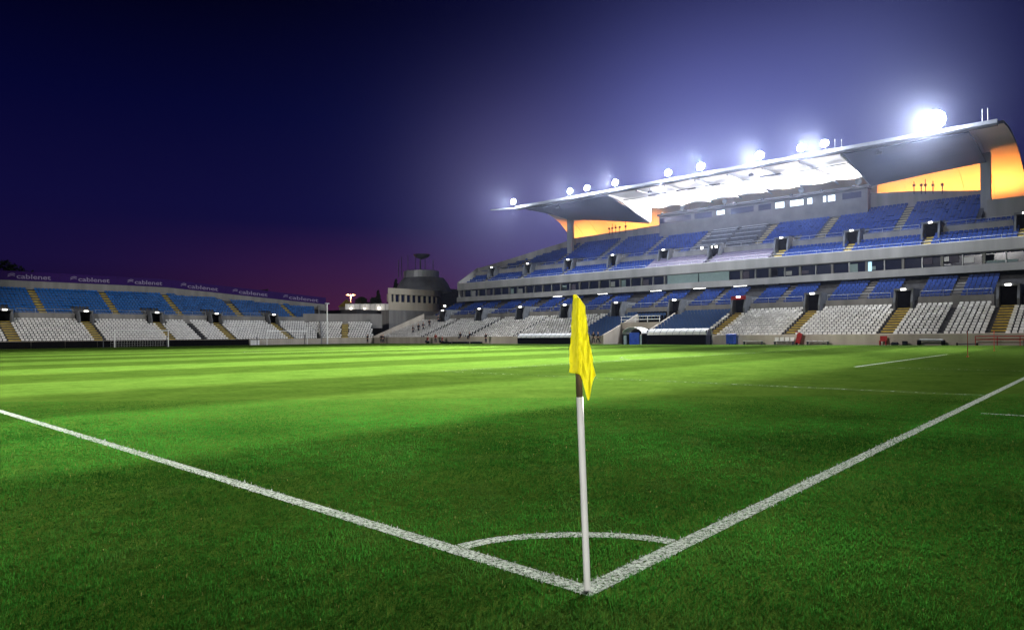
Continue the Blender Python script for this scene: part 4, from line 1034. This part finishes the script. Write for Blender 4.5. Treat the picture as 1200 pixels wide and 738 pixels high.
def person(pose, top, label, group=None):
    t = thing('person', label, 'person', (0, 0, 0), group)
    if pose == 'sit':
        pel = (0, 0, .52); hipf = .42; kn = [(-.42, s*.11, .50) for s in (1, -1)]; ft = [(-.45, s*.11, .07) for s in (1, -1)]
    elif pose == 'walk':
        pel = (0, 0, .93); kn = [(-.20, .10, .52), (.10, -.10, .50)]; ft = [(-.28, .10, .08), (.38, -.10, .14)]
    else:
        pel = (0, 0, .93); kn = [(-.03, s*.11, .50) for s in (1, -1)]; ft = [(.0, s*.12, .07) for s in (1, -1)]
    b0 = pel[2]; ch = (0, 0, b0+.36); nk = (0, 0, b0+.54); hd = (-.02, 0, b0+.66); tp = (-.02, 0, b0+.80)
    sw = .12 if pose == 'walk' else .03
    el = [(-.02+sw*s, s*.25, b0+.24) for s in (1, -1)]; ha = [(-.12+2*sw*s, s*.25, b0+.0) for s in (1, -1)]
    fg = [(h[0]-.06, h[1], h[2]-.12) for h in ha]
    hp = [(pel[0], s*.095, pel[2]-.04) for s in (1, -1)]; sh = [(0, s*.19, b0+.47) for s in (1, -1)]
    ch_ = [([pel, (0, 0, b0+.18), ch, nk, hd, tp], [.13, .12, .14, .055, .095, .07])]
    for i in (0, 1):
        ch_.append(([pel, hp[i], kn[i], ft[i], (ft[i][0]-.15, ft[i][1], ft[i][2]-.03)], [.13, .085, .058, .04, .035]))
        ch_.append(([ch, sh[i], el[i], ha[i], fg[i]], [.14, .06, .045, .032, .025]))
    skin_body('body', ch_, M['skin'], t)
    cl = [([pel, (0, 0, b0+.18), ch, (0, 0, b0+.47)], [.15, .14, .165, .08])]
    for i in (0, 1): cl.append(([ch, sh[i], el[i], tuple(.85*ha[i][k]+.15*el[i][k] for k in range(3))], [.165, .08, .062, .048]))
    skin_body('jacket', cl, top, t)
    tr_ = [([(0, 0, b0+.06), pel], [.14, .145])]
    for i in (0, 1): tr_.append(([pel, hp[i], kn[i], tuple(.85*ft[i][k]+.15*kn[i][k] for k in range(3))], [.145, .10, .075, .055]))
    skin_body('trousers', tr_, M['dark_cloth'], t)
    skin_body('hair', [([(.0, 0, b0+.72), (.0, 0, b0+.83)], [.098, .07])], M['hair'], t)
    return t
protos = {}
def put(pose, top, u, v, z, face, label, group):
    k = (pose, top.name)
    if k not in protos:
        t = protos[k] = person(pose, top, label, group); t.location = W(u, v, z); t.rotation_euler = (0, 0, face); return t
    t = copy_thing(protos[k], (u, v, z), face, label, group); return t
D, RD = M['dark_cloth'], M['red_cloth']
G1 = 'people in the terrace'; G2 = 'people at the foot of the terrace'
def row(k): return 75.75+.8*k, .75+.29*k
for (k, u, pose, face, lab) in ((3, 96.4, 'walk', 2.2, 'person in dark clothes climbing the pale terrace, lowest of the six'), (4, 95.7, 'stand', .2, 'left person of the close pair on the pale terrace'), (5, 95.3, 'walk', 2.0, 'right person of the close pair on the pale terrace'), (7, 95.4, 'stand', .5, 'person in dark clothes halfway up the pale terrace'), (10, 95.6, 'walk', 2.4, 'person in dark clothes near the top of the pale terrace'), (11, 94.2, 'stand', -.4, 'person in dark clothes standing at the top row of the pale terrace')):
    v, z = row(k); put(pose, D, u, v-.1, z, face, lab, G1)
for (u, v, z, pose, top, face, lab) in ((100.9, 74.1, 0, 'stand', D, .6, 'left of two people in dark clothes standing by the corner wall'), (100.0, 73.9, 0, 'walk', D, -1.2, 'right of two people in dark clothes by the corner wall'), (103.9, 73.2, 0, 'stand', D, .2, 'person standing alone beside the corner ramp'), (87.4, 73.9, 0, 'sit', RD, 0, 'person in dark red sitting low on a box by the wall'), (85.3, 73.9, 0, 'stand', RD, .7, 'person in a dark red jacket standing by the wall'), (83.6, 73.9, 0, 'sit', RD, -.3, 'person in dark red crouching right of the standing one'), (80.4, 75.1, 1.16-.52, 'sit', D, .3, 'left person sitting on the wall edge'), (78.1, 75.1, 1.16-.52, 'sit', D, -.2, 'right person sitting on the wall edge'), (73.3, 74., 0, 'stand', D, .1, 'person standing alone left of the far dugout'), (52.3, 73.9, 0, 'stand', D, .3, 'left person of the pair right of the flag cloth'), (51.6, 74.0, 0, 'walk', D, -.8, 'right person of the pair right of the flag cloth')):
    if pose == 'sit' and z == 0:
        t = thing('equipment_box', 'low dark box under the '+('left' if u > 85 else 'right')+' seated person in red', 'box', (u, v, 0)); MB().box(u-.3, u+.3, v-.2, v+.25, 0, .40).build('body', M['black'], t, bevel=.03); MB().box(u-.31, u+.31, v-.21, v+.26, .40, .43).build('lid', M['darksteel'], t)
    put(pose, top, u, v, z, face, lab, G2)
for u0, u1, lab in ((77.0, 80.5, 'long dark low crate right of the seated people'), (81.2, 82.6, 'short dark low crate beside the people in red'), (74.0, 76.2, 'dark low crate left of the lone standing person')):
    t = thing('low_crate', lab, 'crate', ((u0+u1)/2, 73.6, 0), 'low crates along the wall'); MB().box(u0, u1, 73.3, 73.9, 0, .3).build('body', M['black'], t, bevel=.02); MB().box(u0-.02, u1+.02, 73.28, 73.92, .3, .35).build('lid', M['darksteel'], t)

# ------------------------------------------------------------------ floodlight masts of the opposite side (behind the camera)
OPP = [('opposite floodlight mast nearer the corner', (22., -30., 27.), [((12, 82, 3), 1.0, 23), ((34, 82, 3), 1.1, 23)]), ('opposite floodlight mast further along the touchline', (66., -30., 27.), [((58, 84, 4), 1., 23), ((86, 84, 4), 1.1, 23), ((114, 40, 7), 1.0, 32), ((118, 95, 9), .7, 14)]), ('floodlight mast behind the near corner', (-90., -95., 15.), [((0, 0, 2.1), 5.2, 3.2)])]
OPW = 110000
for lab, p, beams in OPP:
    t = thing('floodlight_mast', lab, 'floodlight', (p[0], p[1], 0), 'opposite floodlight masts')
    MB().tube([(p[0], p[1], -.05), (p[0], p[1], p[2])], [.35, .2], 10).build('mast', M['steel'], t)
    MB().box(p[0]-1.6, p[0]+1.6, p[1]-.2, p[1]+.1, p[2], p[2]+2).build('housing', M['darksteel'], t)
    MB().box(p[0]-1.5, p[0]+1.5, p[1]+.11, p[1]+.14, p[2]+.1, p[2]+1.9).build('lens', M['lamp'], t)
    for aim, f_, sz in beams: spot(t, 'flood_lamp', (p[0], p[1]+.6, p[2]+1), aim, OPW*f_, sz, .6, (1, .97, .93), .8)

# ------------------------------------------------------------------ dusk sky
w = bpy.data.worlds.new('World'); S.world = w; w.use_nodes = True
nt = w.node_tree; N, L = nt.nodes, nt.links; bg = N['Background']
tc = N.new('ShaderNodeTexCoord'); sep = N.new('ShaderNodeSeparateXYZ'); L.new(tc.outputs['Generated'], sep.inputs[0])
def s2l(c): return [((x/255+.055)/1.055)**2.4 if x > 10 else x/255/12.92 for x in c]+[1]
cr = N.new('ShaderNodeValToRGB'); el = cr.color_ramp.elements
stops = [(0.0, (24, 8, 34)), (.05, (18, 10, 44)), (.10, (20, 13, 56)), (.18, (14, 11, 56)), (.30, (4, 5, 46)), (.43, (0, 0, 18)), (1.0, (0, 0, 8))]
el[0].position, el[0].color = stops[0][0], s2l(stops[0][1]); el[1].position, el[1].color = stops[-1][0], s2l(stops[-1][1])
for p_, c_ in stops[1:-1]:
    e = el.new(p_); e.color = s2l(c_)
L.new(sep.outputs[2], cr.inputs[0])
# floodlight haze glow painted into the sky colour, strongest behind the main stand
def glow(du, dv, dz, power, col):
    d_ = Vector(W(du, dv, dz)).normalized()
    dp = N.new('ShaderNodeVectorMath'); dp.operation = 'DOT_PRODUCT'; L.new(tc.outputs['Generated'], dp.inputs[0]); dp.inputs[1].default_value = d_
    m1 = N.new('ShaderNodeMath'); m1.operation = 'MAXIMUM'; m1.inputs[1].default_value = 0; L.new(dp.outputs['Value'], m1.inputs[0])
    m2 = N.new('ShaderNodeMath'); m2.operation = 'POWER'; m2.inputs[1].default_value = power; L.new(m1.outputs[0], m2.inputs[0])
    vm = N.new('ShaderNodeVectorMath'); vm.operation = 'SCALE'; vm.inputs[0].default_value = col; L.new(m2.outputs[0], vm.inputs['Scale'])
    return vm.outputs[0]
out = cr.outputs[0]
def addv(x, y):
    ad = N.new('ShaderNodeVectorMath'); ad.operation = 'ADD'; L.new(x, ad.inputs[0]); L.new(y, ad.inputs[1]); return ad.outputs[0]
GL = [(.473, .960, .28, 72, (.095, .104, .30)), (.318, 1.22, .41, 120, (.05, .058, .15)), (.655, .755, .20, 110, (.06, .052, .115)), (.473, .960, .25, 12, (.001, .0015, .040))]
for g_ in GL: out = addv(out, glow(*g_))
# last red light low in the west, fading upwards
low = N.new('ShaderNodeMapRange'); low.inputs['From Min'].default_value = .16; low.inputs['From Max'].default_value = .02; L.new(sep.outputs[2], low.inputs['Value'])
red = glow(.806, .624, .05, 26, (.060, .010, .020)); rs = N.new('ShaderNodeVectorMath'); rs.operation = 'SCALE'; L.new(red, rs.inputs[0]); L.new(low.outputs[0], rs.inputs['Scale'])
out = addv(out, rs.outputs[0])
# the far left sky is darker
L.new(out, bg.inputs[0]); bg.inputs[1].default_value = 1.0

# ------------------------------------------------------------------ haze
HAZE = True
if HAZE:
    hm = MB().box(-920, 1520, -920, 1520, -2, 60)
    ho = hm.build('haze', M['black']); ho.data.materials.clear()
    m = bpy.data.materials.new('haze_air'); m.use_nodes = True; nt = m.node_tree; nt.nodes.clear()
    vo = nt.nodes.new('ShaderNodeVolumePrincipled'); mo = nt.nodes.new('ShaderNodeOutputMaterial'); nt.links.new(vo.outputs[0], mo.inputs['Volume'])
    vo.inputs['Color'].default_value = (.55, .64, 1, 1); vo.inputs['Density'].default_value = .00004; vo.inputs['Anisotropy'].default_value = .94
    ho.data.materials.append(m); tag(ho, 'thin night haze lit by the floodlights', 'haze', kind='stuff')

# ------------------------------------------------------------------ render settings
S.render.engine = 'CYCLES'; S.cycles.use_denoising = True
try: S.cycles.denoiser = 'OPENIMAGEDENOISE'
except Exception: pass
S.cycles.max_bounces = 5; S.cycles.diffuse_bounces = 2; S.cycles.glossy_bounces = 2; S.cycles.transmission_bounces = 3; S.cycles.volume_bounces = 0; S.cycles.transparent_max_bounces = 8
S.cycles.use_light_tree = True; S.cycles.sample_clamp_indirect = 6
S.view_settings.view_transform = 'Standard'; S.view_settings.look = 'None'; S.view_settings.exposure = 0; S.view_settings.gamma = 1
S.view_settings.use_curve_mapping = False
